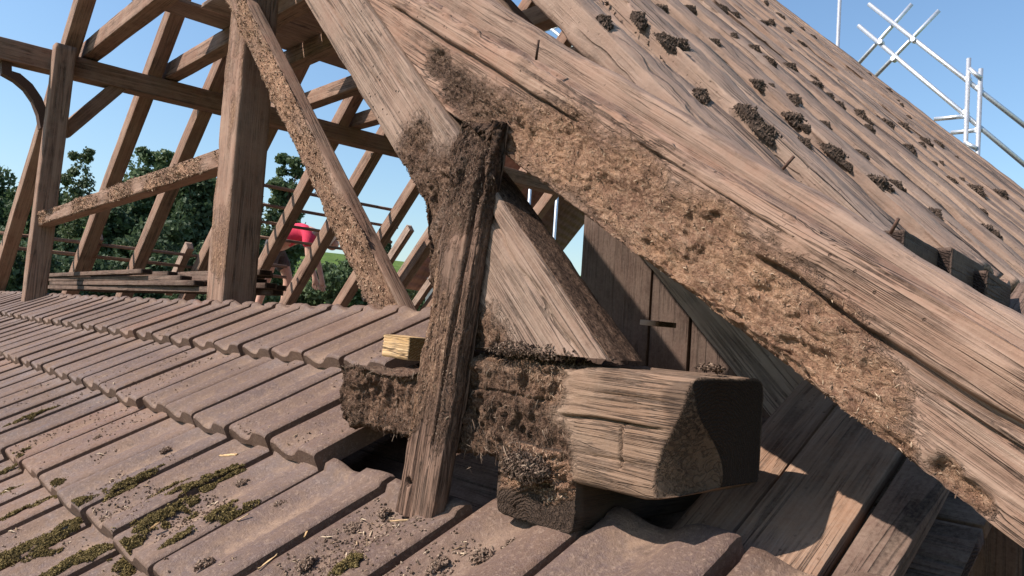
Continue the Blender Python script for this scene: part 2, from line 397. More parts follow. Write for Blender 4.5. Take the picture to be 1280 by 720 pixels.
# ================================================================== GROUND, HILL
GZ = -4.3
def mat_grass():
    b = NB('meadow_grass'); w = b.wpos(); n = b.noise(w, .35, 6, .65); m = b.noise(w, 6, 4, .7)
    c = b.ramp(b.math('ADD', b.math('MULTIPLY', n, .6), b.math('MULTIPLY', m, .4)), [(.35, (.05, .085, .018)), (.55, (.10, .155, .03)), (.7, (.17, .2, .06))])
    g = b.n('ShaderNodeNewGeometry'); ln = b.n('ShaderNodeVectorMath', operation='DISTANCE'); b.l(g.outputs['Position'], ln.inputs[0]); ln.inputs[1].default_value = (3, 4, -4.3)
    yard = b.ramp(b.math('ADD', b.math('MULTIPLY', ln.outputs['Value'], .05), b.math('MULTIPLY', n, .2)), [(.78, 1), (.92, 0)])
    c = b.mix(yard, c, b.ramp(m, [(.35, (.14, .11, .085)), (.65, (.25, .205, .165))]))
    return b.fin(c, .9, b.bump(m, .6, .1), .1)
M_grass = mat_grass()
n = 120
gx, gy = np.meshgrid(np.linspace(-1, 1, n), np.linspace(-1, 1, n), indexing='ij')
gx = np.sign(gx)*np.abs(gx)**2.2*700; gy = np.sign(gy)*np.abs(gy)**2.2*700
q = (gx*.30+gy*.95)                                   # rises behind the barn
gz = GZ+sstep(14, 60, q)*3.6+sstep(70, 260, q)*24+fbm(np.stack([gx.ravel()*.02, gy.ravel()*.02, gx.ravel()*0], 1), 3, 5).reshape(n, n)*np.clip(np.hypot(gx, gy)/60, 0, 3)
idx = np.arange(n*n).reshape(n, n)
gq = np.stack([idx[:-1, :-1], idx[1:, :-1], idx[1:, 1:], idx[:-1, 1:]], -1).reshape(-1, 4)
g = link('ground', mesh_np('ground', np.stack([gx.ravel(), gy.ravel(), gz.ravel()], 1), gq), M_grass); tag(g, kind='structure')
def ground_z(x, y):
    q = x*.30+y*.95
    t = lambda a, b, v: (lambda k: k*k*(3-2*k))(min(1, max(0, (v-a)/(b-a))))
    return GZ+t(14, 60, q)*3.6+t(70, 260, q)*24

# ================================================================== LOWER TILED ROOF
TH = R(30); u30 = np.array([math.cos(TH), 0, math.sin(TH)]); n30 = np.array([-math.sin(TH), 0, math.cos(TH)])
OB = np.array([.725, 0, -.268])                       # line of the second course's butts (rib top)
GAUGE, TW = .316, .2
roof = empty('tiled_lower_roof', (OB[0], 1.2, OB[2]))
tag(roof, 'lower roof of dusty brown-grey interlocking clay tiles strewn with straw and moss', 'tiled roof')
prof = [(0.0, .006), (.010, .022), (.035, .030), (.10, .030), (.18, .024), (.27, .0165), (.36, .0145), (.45, .0155), (.53, .021), (.60, .030), (.66, .0355), (.74, .037), (.86, .0372), (.935, .0362), (.955, .033)]
LT = .352
def tile_mesh(name, seed, LX=0.0):
    r = np.random.default_rng(seed)
    bs = [(0, -.0065), (.002, -.003), (.006, -.0008), (.012, 0), (.12, 0), (.24, 0), (.318+LX, 0), (.326+LX, .011 if not LX else .003), (.344+LX, .012 if not LX else .003), (LT+LX, .002 if not LX else -.004)]
    V, tr, hd = [], [], []
    m = len(prof)
    sag = r.normal(0, .0008, 3)
    for b, dh in bs:
        for t, h in prof:
            hh = h+dh*(1 if b < .3 else 1.0-.5*(t > .6))+sag[0]*t+sag[1]*b*2
            if b < .02: hh += .0012*math.sin(t*9+seed)
            V.append((t*TW, b+(.004*(.5-abs(t-.3)) if b < .01 else 0), hh)); tr.append(max(0, 1-abs(t-.36)/.26)); hd.append(b/LT)
    nb = len(bs); Q = []
    for i in range(nb-1):
        for j in range(m-1):
            a = i*m+j; Q.append((a, a+1, a+m+1, a+m))
    # front face
    k = len(V)
    for t, h in prof: V.append((t*TW*.985+.0015, .004, -.006+.002*math.cos(t*14))); tr.append(0); hd.append(0)
    kf = len(V)
    for j in range(m): V.append(V[j]); tr.append(0); hd.append(0)
    for j in range(m-1): Q.append((k+j, k+j+1, kf+j+1, kf+j))
    # right and left sides
    k2 = len(V)
    for b, dh in bs: V.append((TW*.955, b, -.004)); tr.append(0); hd.append(0)
    ks = len(V)
    for i in range(nb): V.append(V[i*m+m-1]); tr.append(0); hd.append(0)
    for i in range(nb-1): Q.append((ks+i, k2+i, k2+i+1, ks+i+1))
    k3 = len(V)
    for b, dh in bs: V.append((0, b, -.004)); tr.append(0); hd.append(0)
    for i in range(nb-1): Q.append((i*m, (i+1)*m, k3+i+1, k3+i))
    return mesh_np(name, V, Q, None, {'trough': tr, 'head': hd})
tmesh = [tile_mesh('roof_tile', i) for i in range(4)]
tlong = tile_mesh('roof_tile', 9, .085)
for me in tmesh+[tlong]: me.materials.append(M_tile)
tilt = math.asin(.033/GAUGE)
ut = u30*math.cos(tilt)-n30*math.sin(tilt); nt = n30*math.cos(tilt)+u30*math.sin(tilt)
tiles = []      # (origin, a axis, b axis, n axis)
rows = {1: (1.475, 10.4), 0: (1.275, 7.4), -1: (.275, 5.4), -2: (.275, 4.4), -3: (.275, 3.4), -4: (.275, 2.6)}
for rw, (y0, y1) in rows.items():
    k = 0
    y = y0
    while y < y1:
        jit = rng.normal(0, 1, 5)
        # a slight sag of the old roof
        sag = -.012*math.sin(min(1, max(0, (y-1)/6))*math.pi)
        o = OB+u30*(GAUGE*rw+jit[0]*.003)+n30*(-.037+.033+jit[1]*.0012+sag)+np.array([0, y+TW-.0025+jit[2]*.0012, 0])
        yaw = jit[3]*.007; roll = jit[4]*.010
        ax = nz(np.array([0, -1, 0])+ut*yaw+nt*roll); bx = nz(ut-ax*np.dot(ut, ax)); nx_ = np.cross(ax, bx)
        to = link('roof_tile', tlong if (rw == -1 and y < .70) else tmesh[random.randrange(4)], None, roof, roof.matrix_basis.inverted()@frame(o, ax, bx, nx_))
        tiles.append((o, ax, bx, nx_, y, rw))
        y += TW; k += 1
# battens and boarding under the tiles
for rw in range(-4, 2):
    c = OB+u30*(GAUGE*(rw+1)-.02)+n30*(-.075)
    y1 = rows[rw][1]; y0 = rows[rw][0]-(.02 if rw < 0 else -.02)
    timber('tile_batten', c+np.array([0, y0, 0]), c+np.array([0, y1, 0]), .04, .024, MW['dark'], .03, .002, wdir=u30, parent=roof, lres=.4)
for i in range(11):
    c = OB+u30*(-1.0+.17*i)-n30*.125
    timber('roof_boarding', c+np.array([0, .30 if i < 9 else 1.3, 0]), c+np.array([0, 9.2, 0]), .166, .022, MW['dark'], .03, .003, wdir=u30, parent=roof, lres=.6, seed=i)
# ------------------------------------------------ dust, soil, straw and moss on the tiles
def tile_surface(n, seed, xr, yr, bias=1.0):
    """random points on tile tops (world), with normals; more of them in the troughs"""
    r = np.random.default_rng(seed); P, N = [], []
    pool = [t for t in tiles if yr[0] < t[4] < yr[1]]
    ts = np.array([p[0] for p in prof]); hs = np.array([p[1] for p in prof])
    while len(P) < n:
        o, ax, bx, nn, y, rw = pool[r.integers(len(pool))]
        t = r.beta(2.2, 3.0) if r.random() < bias else r.uniform(.02, .95)
        b = r.uniform(.01, .30)
        p = o+ax*(t*TW)+bx*b+nn*(np.interp(t, ts, hs))
        if xr[0] < p[0] < xr[1]: P.append(p); N.append(nn)
    return np.array(P), np.array(N)
def dens_filter(P, N, sc, thr, seed):
    d = fbm(P*sc, 3, seed); k = d > thr; return P[k], N[k]
P, N = tile_surface(60000, 3, (-.3, 1.1), (.2, 3.2)); P1, N1 = dens_filter(P, N, np.array([9.0, 7.0, 7.0]), .10, 11)
near = (P1[:, 0] < .74)*np.clip(.35+.9*(1.9-P1[:, 1]), .3, 1); keep = rng.random(len(P1)) < np.maximum(near, .12)
P1, N1 = P1[keep], N1[keep]
o = chips('soil_crumbs', P1, N1, 56000, .001, .007, .0038, M_soil, None, flat=.8, seed=4, lift=.25); tag(o, 'dry brown soil and wood crumbs scattered in the tile troughs', 'soil', kind='stuff')
o = chips('straw_scatter', P1, N1, 1700, .004, .026, .0024, M_straw, None, flat=.12, seed=5, lift=.9); tag(o, 'pale straw and wood splinters scattered over the lower roof tiles', 'straw', kind='stuff')
LUMP = [(462, 625, .014), (478, 637, .010), (300, 600, .010), (345, 628, .012), (560, 632, .014), (585, 640, .012), (440, 655, .012), (400, 672, .014), (600, 690, .015), (640, 676, .013), (545, 700, .012), (860, 700, .014), (930, 705, .010), (735, 690, .010), (330, 690, .016), (255, 700, .014), (380, 700, .014), (205, 560, .010), (120, 545, .008), (60, 555, .010), (480, 700, .012), (690, 712, .012), (820, 680, .010)]
# moss cushions: placed along the ribs at the lower left
MOSS = [(255, 610, .030, .075), (215, 640, .03, .06), (270, 655, .026, .07), (160, 610, .02, .06), (85, 665, .036, .05), (45, 690, .04, .06), (30, 640, .03, .05), (100, 705, .03, .06), (160, 700, .025, .04),
        (40, 525, .018, .06), (20, 590, .02, .05), (440, 712, .015, .025), (70, 610, .018, .03), (15, 700, .035, .05), (215, 610, .016, .05), (10, 610, .02, .03)]
mp, mn = [], []
rm = np.random.default_rng(5)
ts = np.array([p[0] for p in prof]); hs = np.array([p[1] for p in prof])
def drop(px, py):
    """the tile-top point under a pixel"""
    best = None
    for o, ax, bx, nn, y, rw in tiles:
        p = hit(px, py, o+nn*.028, nn); d = p-o; t = d@ax/TW; b = d@bx
        if 0 <= t <= 1 and -.002 <= b < GAUGE:
            if best is None or np.linalg.norm(p) < best[0]: best = (np.linalg.norm(p), p, ax, bx, nn)
    return best
for px, py, ra, rb in MOSS:
    hb = drop(px, py)
    if hb is None: continue
    _, c, ax, bx, nn = hb
    k = int(4200*ra*rb/.0015)
    r0 = np.sqrt(rm.random(k)); th = rm.uniform(0, 2*math.pi, k)
    lob = 1+.35*np.sin(th*3+px)+.2*np.sin(th*7+py)
    A_, B_ = r0*np.cos(th)*ra*lob, r0*np.sin(th)*rb*lob
    H_ = (1-r0**2)*.010*(1+.5*fbm(np.stack([A_*120, B_*120, A_*0], 1), 2, 3))
    mk = fbm(np.stack([A_*75+px, B_*45, A_*0], 1), 3, 7)+.45*(1-r0)+.30*(rm.random(k)-.5) > .08
    A_, B_, H_ = A_[mk], B_[mk], H_[mk]; k = int(mk.sum())
    base = c+ax*A_[:, None]+bx*B_[:, None]
    # follow the tile profile underneath
    w0 = None
    for o_, ax_, bx_, nn_, y_, rw_ in tiles:
        d = base-o_; t = d@ax_/TW; b = d@bx_
        m_ = (t >= 0) & (t < 1) & (b >= 0) & (b < GAUGE)
        if m_.any():
            h = np.interp(t[m_], ts, hs); base[m_] = o_+ax_*(t[m_]*TW)[:, None]+bx_*b[m_][:, None]+nn_*h[:, None]
    mp.append(base+nn*(H_*.8-.001)[:, None]); mn.append(np.tile(nn, (k, 1)))
lp, ln_ = [], []
for px, py, rr in LUMP:
    hb = drop(px, py)
    if hb is None: continue
    _, c, ax, bx, nn = hb; k = 260
    d = rm.normal(size=(k, 3)); d /= np.linalg.norm(d, axis=1)[:, None]; d[:, 2] = np.abs(d[:, 2]); f = (.6+.6*fbm(d*2+px, 3, 4))*rm.random(k)**.3
    lp.append(c-nn*.008+(ax*d[:, :1]*rr*1.5+bx*d[:, 1:2]*rr*1.8+nn*d[:, 2:]*rr*.8)*f[:, None]); ln_.append(np.tile(nn, (k, 1)))
o = chips('soil_lumps', np.concatenate(lp), np.concatenate(ln_), 11000, .002, .009, .0042, M_soil, None, flat=.7, seed=66, lift=.2); tag(o, 'lumps of dry soil and rotten wood fallen on the lower roof tiles', 'soil', kind='stuff')
mp = np.concatenate(mp); mn = np.concatenate(mn)
o = chips('moss', mp, mn, min(60000, len(mp)*2), .003, .008, .003, M_moss, None, flat=.9, seed=6, lift=.5); tag(o, 'olive brown moss cushions growing on the lower roof tiles', 'moss', kind='stuff')
# a few long splinters one can pick out
def splinter(px, py, ang, ln, wd, lab, name='wood_splinter'):
    hb = drop(px, py)
    if hb is None: return
    _, c, ax, bx, nn = hb
    d = ax*math.cos(R(ang))+bx*math.sin(R(ang))
    A_ = c-d*ln/2+nn*.004; B_ = c+d*ln/2+nn*.007
    def fn(V, NN, L): return -wd*.4*np.abs(V[:, 0]/L*2-1)**3+.0006*fbm(V*300, 2), {}
    t, _ = timber(name, A_, B_, wd, wd*.45, MW['fresh'], .0015, .0006, fn=fn, wdir=np.cross(nn, d), lres=.004, wob=.001)
    tag(t, lab, 'splinter')
splinter(285, 572, 20, .055, .008, 'broad pale wood splinter in the trough below the second tile course')
splinter(195, 660, 80, .018, .007, 'small white wood chip beside the moss cushions')
splinter(383, 668, -40, .04, .004, 'thin pale straw-coloured splinter lying across a tile rib')
splinter(335, 705, -70, .04, .004, 'dark brown twig-like splinter among the soil on a tile', )
splinter(500, 655, 25, .04, .005, 'pale splinter on the tile at the foot of the rotten post')
splinter(305, 650, 75, .022, .003, 'short upright straw-coloured splinter in soil on a tile')
splinter(455, 523, 20, .04, .006, 'brown bark splinter on the end tile of the second course')

# ================================================================== HERO TIMBERS
PH = R(44)
def grainrel(V, sc=1.0):
    return .0007*fbm(V*np.array([7, 170, 170])*sc, 3, 21)+.0012*fbm(V*np.array([3, 45, 45])*sc, 3, 22)
def ridged(p, o, sd):
    r, a, t = 0, 1.0, 0
    for q in range(o):
        r = r+a*(1-2*np.abs(vn(p*(2.07**q)+q*11.7, sd+q))); t += a; a *= .55
    return r/t
def crumb(V, sc=1.0, s=0, ani=(22, 60, 60), pits=.014):
    an_ = np.array(ani, float)*sc
    w = np.stack([vn(V*38*sc, 38+s), vn(V*38*sc+9, 39+s), vn(V*38*sc+19, 37+s)], 1)*.008
    Vw = V+w
    t = fbm(Vw*an_*.55, 3, 31+s, .6)*4.5; k = np.floor(t); terr = (k+sstep(.0, .30, t-k))/4.5
    rg = ridged(Vw*an_*1.15, 3, 33+s)
    b = fbm(Vw*an_*np.array([5, 3.4, 3.4]), 3, 35+s, .7)
    pit = -np.clip(vn(Vw*an_*1.5, 44+s)-.45, 0, 1)
    return terr*.013+rg*.0045+b*.0036+pit*pits
def edge_wear(V, w, h, amt, seed):
    # eats corners unevenly
    dy = np.minimum(np.abs(V[:, 1]), np.abs(w-V[:, 1])); dz = np.minimum(np.abs(V[:, 2]), np.abs(h+V[:, 2]))
    e = np.clip(1-(dy+dz)/.02, 0, 1)
    return -amt*e*(.5+.8*np.clip(fbm(V*np.array([14, 30, 30]), 3, seed)+.3, 0, 1.5))
def split(V, z0, x0, x1, depth, width, seed, slope=0.0, face=0):
    z = z0+slope*(V[:, 0]-x0)+.0035*fbm(np.stack([V[:, 0]*16, V[:, 0]*0, V[:, 0]*0+seed], 1), 3, seed)
    wd = width*(.6+.5*fbm(np.stack([V[:, 0]*11, V[:, 0]*0+5, V[:, 0]*0+seed], 1), 2, seed+3))
    on = sstep(x0, x0+.04, V[:, 0])*(1-sstep(x1-.06, x1, V[:, 0]))*(V[:, 1] < .02)
    return -depth*on*np.exp(-((V[:, 2]-z)/np.maximum(wd, .0006))**2)

# ---- sprocket: the big rotten diagonal timber, sitting feathered on the rafter
XS = .755
T0 = atx(760, 131, XS); T1 = atx(1267, 425, XS)
sd = nz(T1-T0)
SA = T0-sd*.90; SB = T1+sd*.33
HS = abs(np.cross(sd, atx(1000, 480, XS)-T0)[0])
DR = .447                                            # rafter top: y*sin-z*cos = DR
def sproc_post(V):
    d = V[:, 1]*math.sin(PH)-V[:, 2]*math.cos(PH)
    ov = d-(DR-.004)
    # sprocket underside is cut to lie on the rafter's back
    up = np.array([0, -sd[2], sd[1]]); up = up if up[2] > 0 else -up
    k = ov > 0
    V = V.copy(); den = up[1]*math.sin(PH)-up[2]*math.cos(PH)
    V[k] += up[None]*(-ov[k]/den)[:, None]
    return V
_xs0 = np.linalg.norm(SA-T0)
def sx(px, py):                                      # pixel -> (local x along, local z) on the sprocket face
    p = atx(px, py, XS)-SA; e2 = np.array([0, -sd[2], sd[1]]); e2 = e2 if e2[2] > 0 else -e2
    return p@sd, p@e2
SPOTS = [(548, 80, .035, .022, 1), (570, 110, .05, .03, 1), (600, 140, .07, .04, .7), (700, 190, .10, .055, .2), (770, 240, .10, .058, .1), (850, 310, .11, .06, .05), (930, 375, .10, .06, .0), (1005, 435, .07, .05, 0), (1065, 490, .05, .04, .05),
         (1110, 560, .02, .02, .2), (640, 165, .06, .045, .4), (890, 280, .05, .03, .3), (1180, 590, .012, .012, .3), (1210, 620, .02, .01, .2), (1040, 400, .03, .02, .1)]
def sproc_fn(V, NN, L):
    rot = np.zeros(len(V)); tone = np.zeros(len(V)); tw = np.full(len(V), 1e-6)
    warp = fbm(V*np.array([9, 22, 22]), 3, 41)
    for px, py, a, b, dk in SPOTS:
        x0, z0 = sx(px, py)
        d = ((V[:, 0]-x0)/a)**2+((V[:, 2]-z0)/b)**2+warp*.55
        m = np.exp(-np.maximum(d, 0)**1.5*.8); rot = np.maximum(rot, m); tone += dk*m; tw += m
    tone = np.clip(tone/tw+.25*fbm(V*12, 2, 9), 0, 1)
    rot *= (V[:, 1] < .06)
    off = grainrel(V)+edge_wear(V, .09, HS, .006, 43)
    off += rot*(-.011+crumb(V, 1.0)*1.0)
    # upper half carries long splits
    xm = lambda p, q: sx(p, q)[0]
    x1, z1 = sx(687, 147); off += split(V, sx(560, 53)[1], xm(487, 0), xm(720, 175), .016, .0042, 51)
    off += split(V, sx(1060, 397)[1], xm(925, 312), L, .018, .0045, 52)
    off += split(V, -.022, xm(780, 180), xm(1010, 300), .009, .003, 53, -.01)
    off += split(V, -.075, xm(1140, 500), L, .009, .003, 54, .01)
    # ragged upper arris
    top = np.exp(-(V[:, 2]/.008)**2)*(V[:, 1] < .03); off += -.020*top*np.clip(.25+fbm(V*np.array([22, 9, 9]), 4, 57), 0, 1)
    off += -.045*sstep(.008, .028, V[:, 1]+.006*fbm(V*np.array([25, 10, 10]), 3, 58))*(NN[:, 2] > .5)
    return off, {'rot': rot, 'tone': tone}
spr, dat = timber('sprocket_timber', SA, SB, .09, HS, MW['sprocket'], .0019, .004, fn=sproc_fn, post=sproc_post, lres=.0024, coarse=5)
tag(spr, 'huge diagonal roof timber with crumbling worm-eaten tan rot along its lower half', 'beam')
V, NN, at, mw = dat
k = (at['rot'] > .45) & (V[:, 1] < .012)
kk = k & (at['tone'] < .35); chips('rotten_fibres', V[kk], NN[kk], 1600, .002, .009, .0016, M_frass, spr, None, flat=.3, seed=12, lift=.25)
kk = k & (at['tone'] >= .35); chips('dark_rotten_fibres', V[kk], NN[kk], 900, .002, .010, .0016, M_frassd, spr, None, flat=.3, along=(1, 0, 0), seed=13, lift=.25)
def nail(px, py, x, ln, lean, lab, off=(0, 0, 0)):
    b = atx(px, py, x)+np.array(off); t = b+nz(lean)*ln
    o = tube('rusty_nail', b, t, .0022, M_iron, None, 7); tag(o, lab, 'nail')
nail(670, 75, .80, .030, (-.25, -.35, .9), 'bent rusty nail standing on top of the big rotten diagonal timber')

# ---- rafter
XR = .748
def onD(x, D, z): return np.array([x, (D+z*math.cos(PH))/math.sin(PH), z])
RA = onD(XR, DR, 3.3); RB = onD(XR, DR, -.12)
rd = nz(RB-RA); HR = .128
def raf_post(V):
    zc = -.024; k = V[:, 2] < zc; V = V.copy()
    V[k] -= rd[None]*((V[k, 2]-zc)/rd[2])[:, None]
    return V
def raf_post(V, old=raf_post):
    V = V.copy(); ed_ = np.array([0, math.sin(PH), -math.cos(PH)]); d = V@ed_-DR; t = sstep(.24, .10, V[:, 2]); V += ed_[None]*(np.clip(d, 0, 1)*.75*t)[:, None]
    return old(V)
def rx(px, py):
    p = atx(px, py, XR)-RA; e2 = np.array([0, -rd[2], rd[1]]); e2 = e2 if e2[2] > 0 else -e2
    return p@rd, p@e2
# split into a coarse upper and a fine lower run so that the mesh stays light
RSP = [(515, 190, .05, .05, .8), (540, 225, .06, .06, .85), (575, 180, .02, .03, .9), (612, 398, .03, .03, .6), (650, 425, .03, .018, .6), (560, 300, .05, .06, .8), (605, 330, .025, .03, .65), (640, 400, .035, .03, .55), (625, 375, .03, .03, .6)]
def raf_fn(V, NN, L):
    x0off = RAoff
    rot = np.zeros(len(V)); tone = np.zeros(len(V)); tw = np.full(len(V), 1e-6); warp = fbm(V*np.array([14, 26, 26]), 3, 61)
    for px, py, a, b, dk in RSP:
        x0, z0 = rx(px, py); x0 -= x0off
        d = ((V[:, 0]-x0)/a)**2+((V[:, 2]-z0)/b)**2+warp*.6
        m = np.exp(-np.maximum(d, 0)**1.5*.8); rot = np.maximum(rot, m); tone += dk*m; tw += m
    tone = np.clip(tone/tw+.2*fbm(V*12, 2, 9), 0, 1)
    top = (V[:, 2] > -.004) & (V[:, 1] > .006)
    lo = sstep(rx(600, 190)[0]-x0off-.03, rx(600, 190)[0]-x0off+.02, V[:, 0])
    tk = top*lo; tone = np.where(tk > .3, 1, tone)           # shade painted on the rafter's back below the sprocket's seat
    off = grainrel(V)+edge_wear(V, .075, HR, .005, 63)+rot*(-.008+crumb(V, 1.0, 3, (30, 60, 50), .014)*1.2)
    rot = np.maximum(rot, tk*.9)  # rot mask also carries the shade painted on the back
    off += split(V, rx(650, 315)[1], rx(600, 250)[0]-x0off, L, .010, .0035, 64)+split(V, -.035, 0.1, rx(520, 110)[0]-x0off, .008, .003, 65)+split(V, -.075, .05, rx(480, 120)[0]-x0off, .007, .003, 66)
    return off, {'rot': rot, 'tone': tone}
xm = rx(371, -60)[0]; RAoff = 0.0; LR = np.linalg.norm(RB-RA)
raf, dat = timber('rafter', RA, RB, .075, HR, MW['rafter'], .0021, .005, coarse=5, fn=raf_fn, post=raf_post, xs=np.concatenate([np.linspace(0, xm, 12)[:-1], np.linspace(xm, LR, int((LR-xm)/.0025))]))
tag(raf, 'grey worm-holed gable rafter with dark rot where it meets the short upright post', 'rafter')
V, NN, at, mw = dat
k = (at['rot'] > .4) & (V[:, 1] < .012)
chips('dark_rotten_fibres', V[k], NN[k], 1300, .003, .011, .0016, M_frassd, raf, None, flat=.3, seed=14, lift=.25)

# ---- tie beam
XT = .746
ty0, ty1 = 1.255, .50; tz0, tz1 = -.032, -.186
TWD, THT = .165, tz0-tz1
TSP = [(560, 470, .10, .09, .7), (600, 520, .10, .09, .8), (650, 540, .07, .06, .85), (665, 480, .05, .05, .4), (480, 490, .12, .12, .75), (690, 560, .03, .04, .7), (640, 440, .10, .02, .5), (430, 480, .06, .15, .8)]
TA = np.array([XT, ty0, tz0]); TB = np.array([XT, ty1, tz0-.004])
def w2(V): return fbm(V*40, 2, 99)
def tie_fn(V, NN, L):
    rot = np.zeros(len(V)); tone = np.zeros(len(V)); tw = np.full(len(V), 1e-6); warp = fbm(V*np.array([14, 24, 24]), 3, 71)
    for px, py, a, b, dk in TSP:
        p = atx(px, py, XT); x0, z0 = ty0-p[1], p[2]-tz0
        d = ((V[:, 0]-x0)/a)**2+((V[:, 2]-z0)/b)**2+warp*.6
        m = np.exp(-np.maximum(d, 0)**1.5*.8); rot = np.maximum(rot, m); tone += dk*m; tw += m
    tone = np.clip(tone/tw+.25*fbm(V*12, 2, 19), 0, 1)
    rot *= (V[:, 1] < .09) | (V[:, 2] > -.01)
    off = grainrel(V, 1.0)*1.0+edge_wear(V, TWD, THT, .006, 73)+rot*(-.012+crumb(V, .8, 5, (44, 60, 24), .020)*2.0)
    px = lambda a, b: ty0-atx(a, b, XT)[1]
    off += split(V, -.068, px(690, 500), px(850, 530), .010, .0034, 74, .03)+split(V, -.052, px(560, 480), px(700, 490), .005, .003, 75)
    off += split(V, -.03, px(730, 480), px(858, 480), .0035, .0028, 76, -.01)+split(V, -.11, px(720, 560), px(830, 570), .0035, .0028, 77, .02)
    vs = np.exp(-((V[:, 0]-px(776, 560))/.0022)**2)*sstep(-.10, -.085, -(-V[:, 2]))*0
    ex = np.abs(V[:, 0]-px(777, 555)); zz = (V[:, 2] < -.062) & (V[:, 2] > -.118) & (V[:, 1] < .01); off += -.006*np.exp(-(ex/.0020)**2)*zz
    # rounded, adzed end: take the lower outer corner off
    fr = (NN[:, 1] < -.5)
    zc_ = V[:, 2]+.075
    end_shade = np.maximum((NN[:, 0] > .5)*.85, fr*.55*sstep(L-.042, L-.022, V[:, 0]+.012*w2(V)))  # dark end wood, plus shade painted over the end and chamfer
    wh = np.exp(-((V[:, 0]-px(740, 500)-.006*w2(V))/.010)**2)
    return off, {'rot': rot, 'tone': tone, 'darkwood_shade': end_shade}
def tie_post(V):
    # the rotten far end is ragged; the underside has rotted away left of the lap
    V = V.copy(); s = ty0-V[:, 1]
    lap = ty0-atx(712, 590, XT)[1]
    k = s < lap
    zt_ = tz0-.05*sstep(.20, .34, V[:, 1]*0+ty0-s-.72)+.012*fbm(np.stack([s*25, V[:, 0]*25, s*0], 1), 3, 87)*sstep(.95, 1.1, V[:, 1])
    kk_ = V[:, 1] > .93
    V[kk_, 2] = np.minimum(V[kk_, 2], zt_[kk_])
    V[k, 2] = np.maximum(V[k, 2], tz1-.012*sstep(lap, lap-.03, s[k])+.03*fbm(np.stack([s[k]*22, s[k]*0, s[k]*0], 1), 3, 88)*sstep(lap-.02, lap-.1, s[k]))
    # adzed end: outer corner cut back in a curve, underside rounded up
    a_ = V[:, 1]-ty1; zz_ = np.clip((V[:, 2]-tz1)/THT, 0, 1)
    c_ = .012+.026*(1-zz_)**1.2+.010*np.sin(zz_*5.5)+.005*fbm(V*30, 2, 66)
    lim = XT+np.clip(c_-a_, 0, 1)*2.1; V[:, 0] = np.where(a_ < c_, np.maximum(V[:, 0], lim), V[:, 0])
    cb = .06; zl = tz1+np.clip(cb-a_, 0, 1)**1.4*1.1+.10*np.clip(.025-(V[:, 0]-XT), 0, 1)*(a_ < .12); V[:, 2] = np.maximum(V[:, 2], zl*(a_ < .14)+(-9)*(a_ >= .14))
    return V
tie, dat = timber('tie_beam', TA, TB, TWD, THT, MW['tie'], .0019, .010, fn=tie_fn, post=tie_post, lres=.0023, coarse=4)
tag(tie, 'horizontal weathered oak tie beam with dark adzed end, rotted away behind the upright post', 'beam')
V, NN, at, mw = dat
k = (at['rot'] > .42) & ((V[:, 1] < .012) | (V[:, 2] > -.012))
kk = k & (at['tone'] < .55); chips('rotten_fibres', V[kk], NN[kk], 700, .003, .014, .0016, M_frass, tie, None, flat=.25, along=(.3, 0, .7), seed=15, lift=.2)
kk = k & (at['tone'] >= .55); chips('dark_rotten_fibres', V[kk], NN[kk], 2200, .004, .018, .0017, M_frassd, tie, None, flat=.25, along=(.2, 0, .9), seed=16, lift=.2)
# hanging rags of rotten fibre under the beam
r_ = np.random.default_rng(9)
hp = np.stack([r_.uniform(.10, .56, 2600), r_.uniform(-.004, .03, 2600), -THT*.8+r_.normal(0, .014, 2600)-.01*np.abs(fbm(np.stack([r_.uniform(.1, .56, 2600)*20]*3, 1), 2))], 1)
chips('hanging_fibres', hp, np.tile([[0., -1, -.3]], (2600, 1)), 900, .006, .026, .0018, M_frassd, tie, None, flat=.2, along=(0, 0, 1.2), seed=17, lift=0)
# ---- wall plate: its end grain shows under the tie beam
pa = atx(611, 585, .733); pb = atx(707, 668, .733)
WPH = .105; zt = -.150
def plate_fn(V, NN, L):
    e = (NN[:, 0] > .5)
    c = np.array([.075, -.13]); rr = np.hypot(V[:, 1]-c[0], V[:, 2]-c[1])
    off = grainrel(V)+edge_wear(V, .15, WPH, .006, 83)
    w = fbm(V*30, 2, 85)
    off = np.where(e, .0016*np.sin(rr*2*math.pi/.0062+w*2)-.004*np.exp(-((np.arctan2(V[:, 1]-c[0], V[:, 2]-c[1])*3+w) % 2-1)**2/.01)+.002*w, off)
    rot = e*sstep(-.078, -.045, V[:, 2]+.022*w)*1.0
    off = off+rot*(-.006+crumb(V, 1.0, 8)*1.6)
    return off, {'rot': rot, 'tone': .15*np.ones(len(V)), 'darkwood_shade': np.where(e, .7*(1-rot), .85)}  # end grain is dark wood; the sides carry painted shade
plate, dat = timber('wall_plate', (.756, pa[1]+.004, zt), (1.9, pa[1]+.004, zt), .15, WPH, MW['tie'], .0032, .008, fn=plate_fn, wdir=(0, -1, 0), lres=.02)
tag(plate, 'short wall plate end with open growth rings, tucked under the tie beam', 'beam')
V, NN, at, mw = dat
k = at['rot'] > .5
chips('rotten_fibres', V[k], NN[k], 700, .002, .007, .0025, M_frass, plate, None, flat=.3, seed=18, lift=.2)
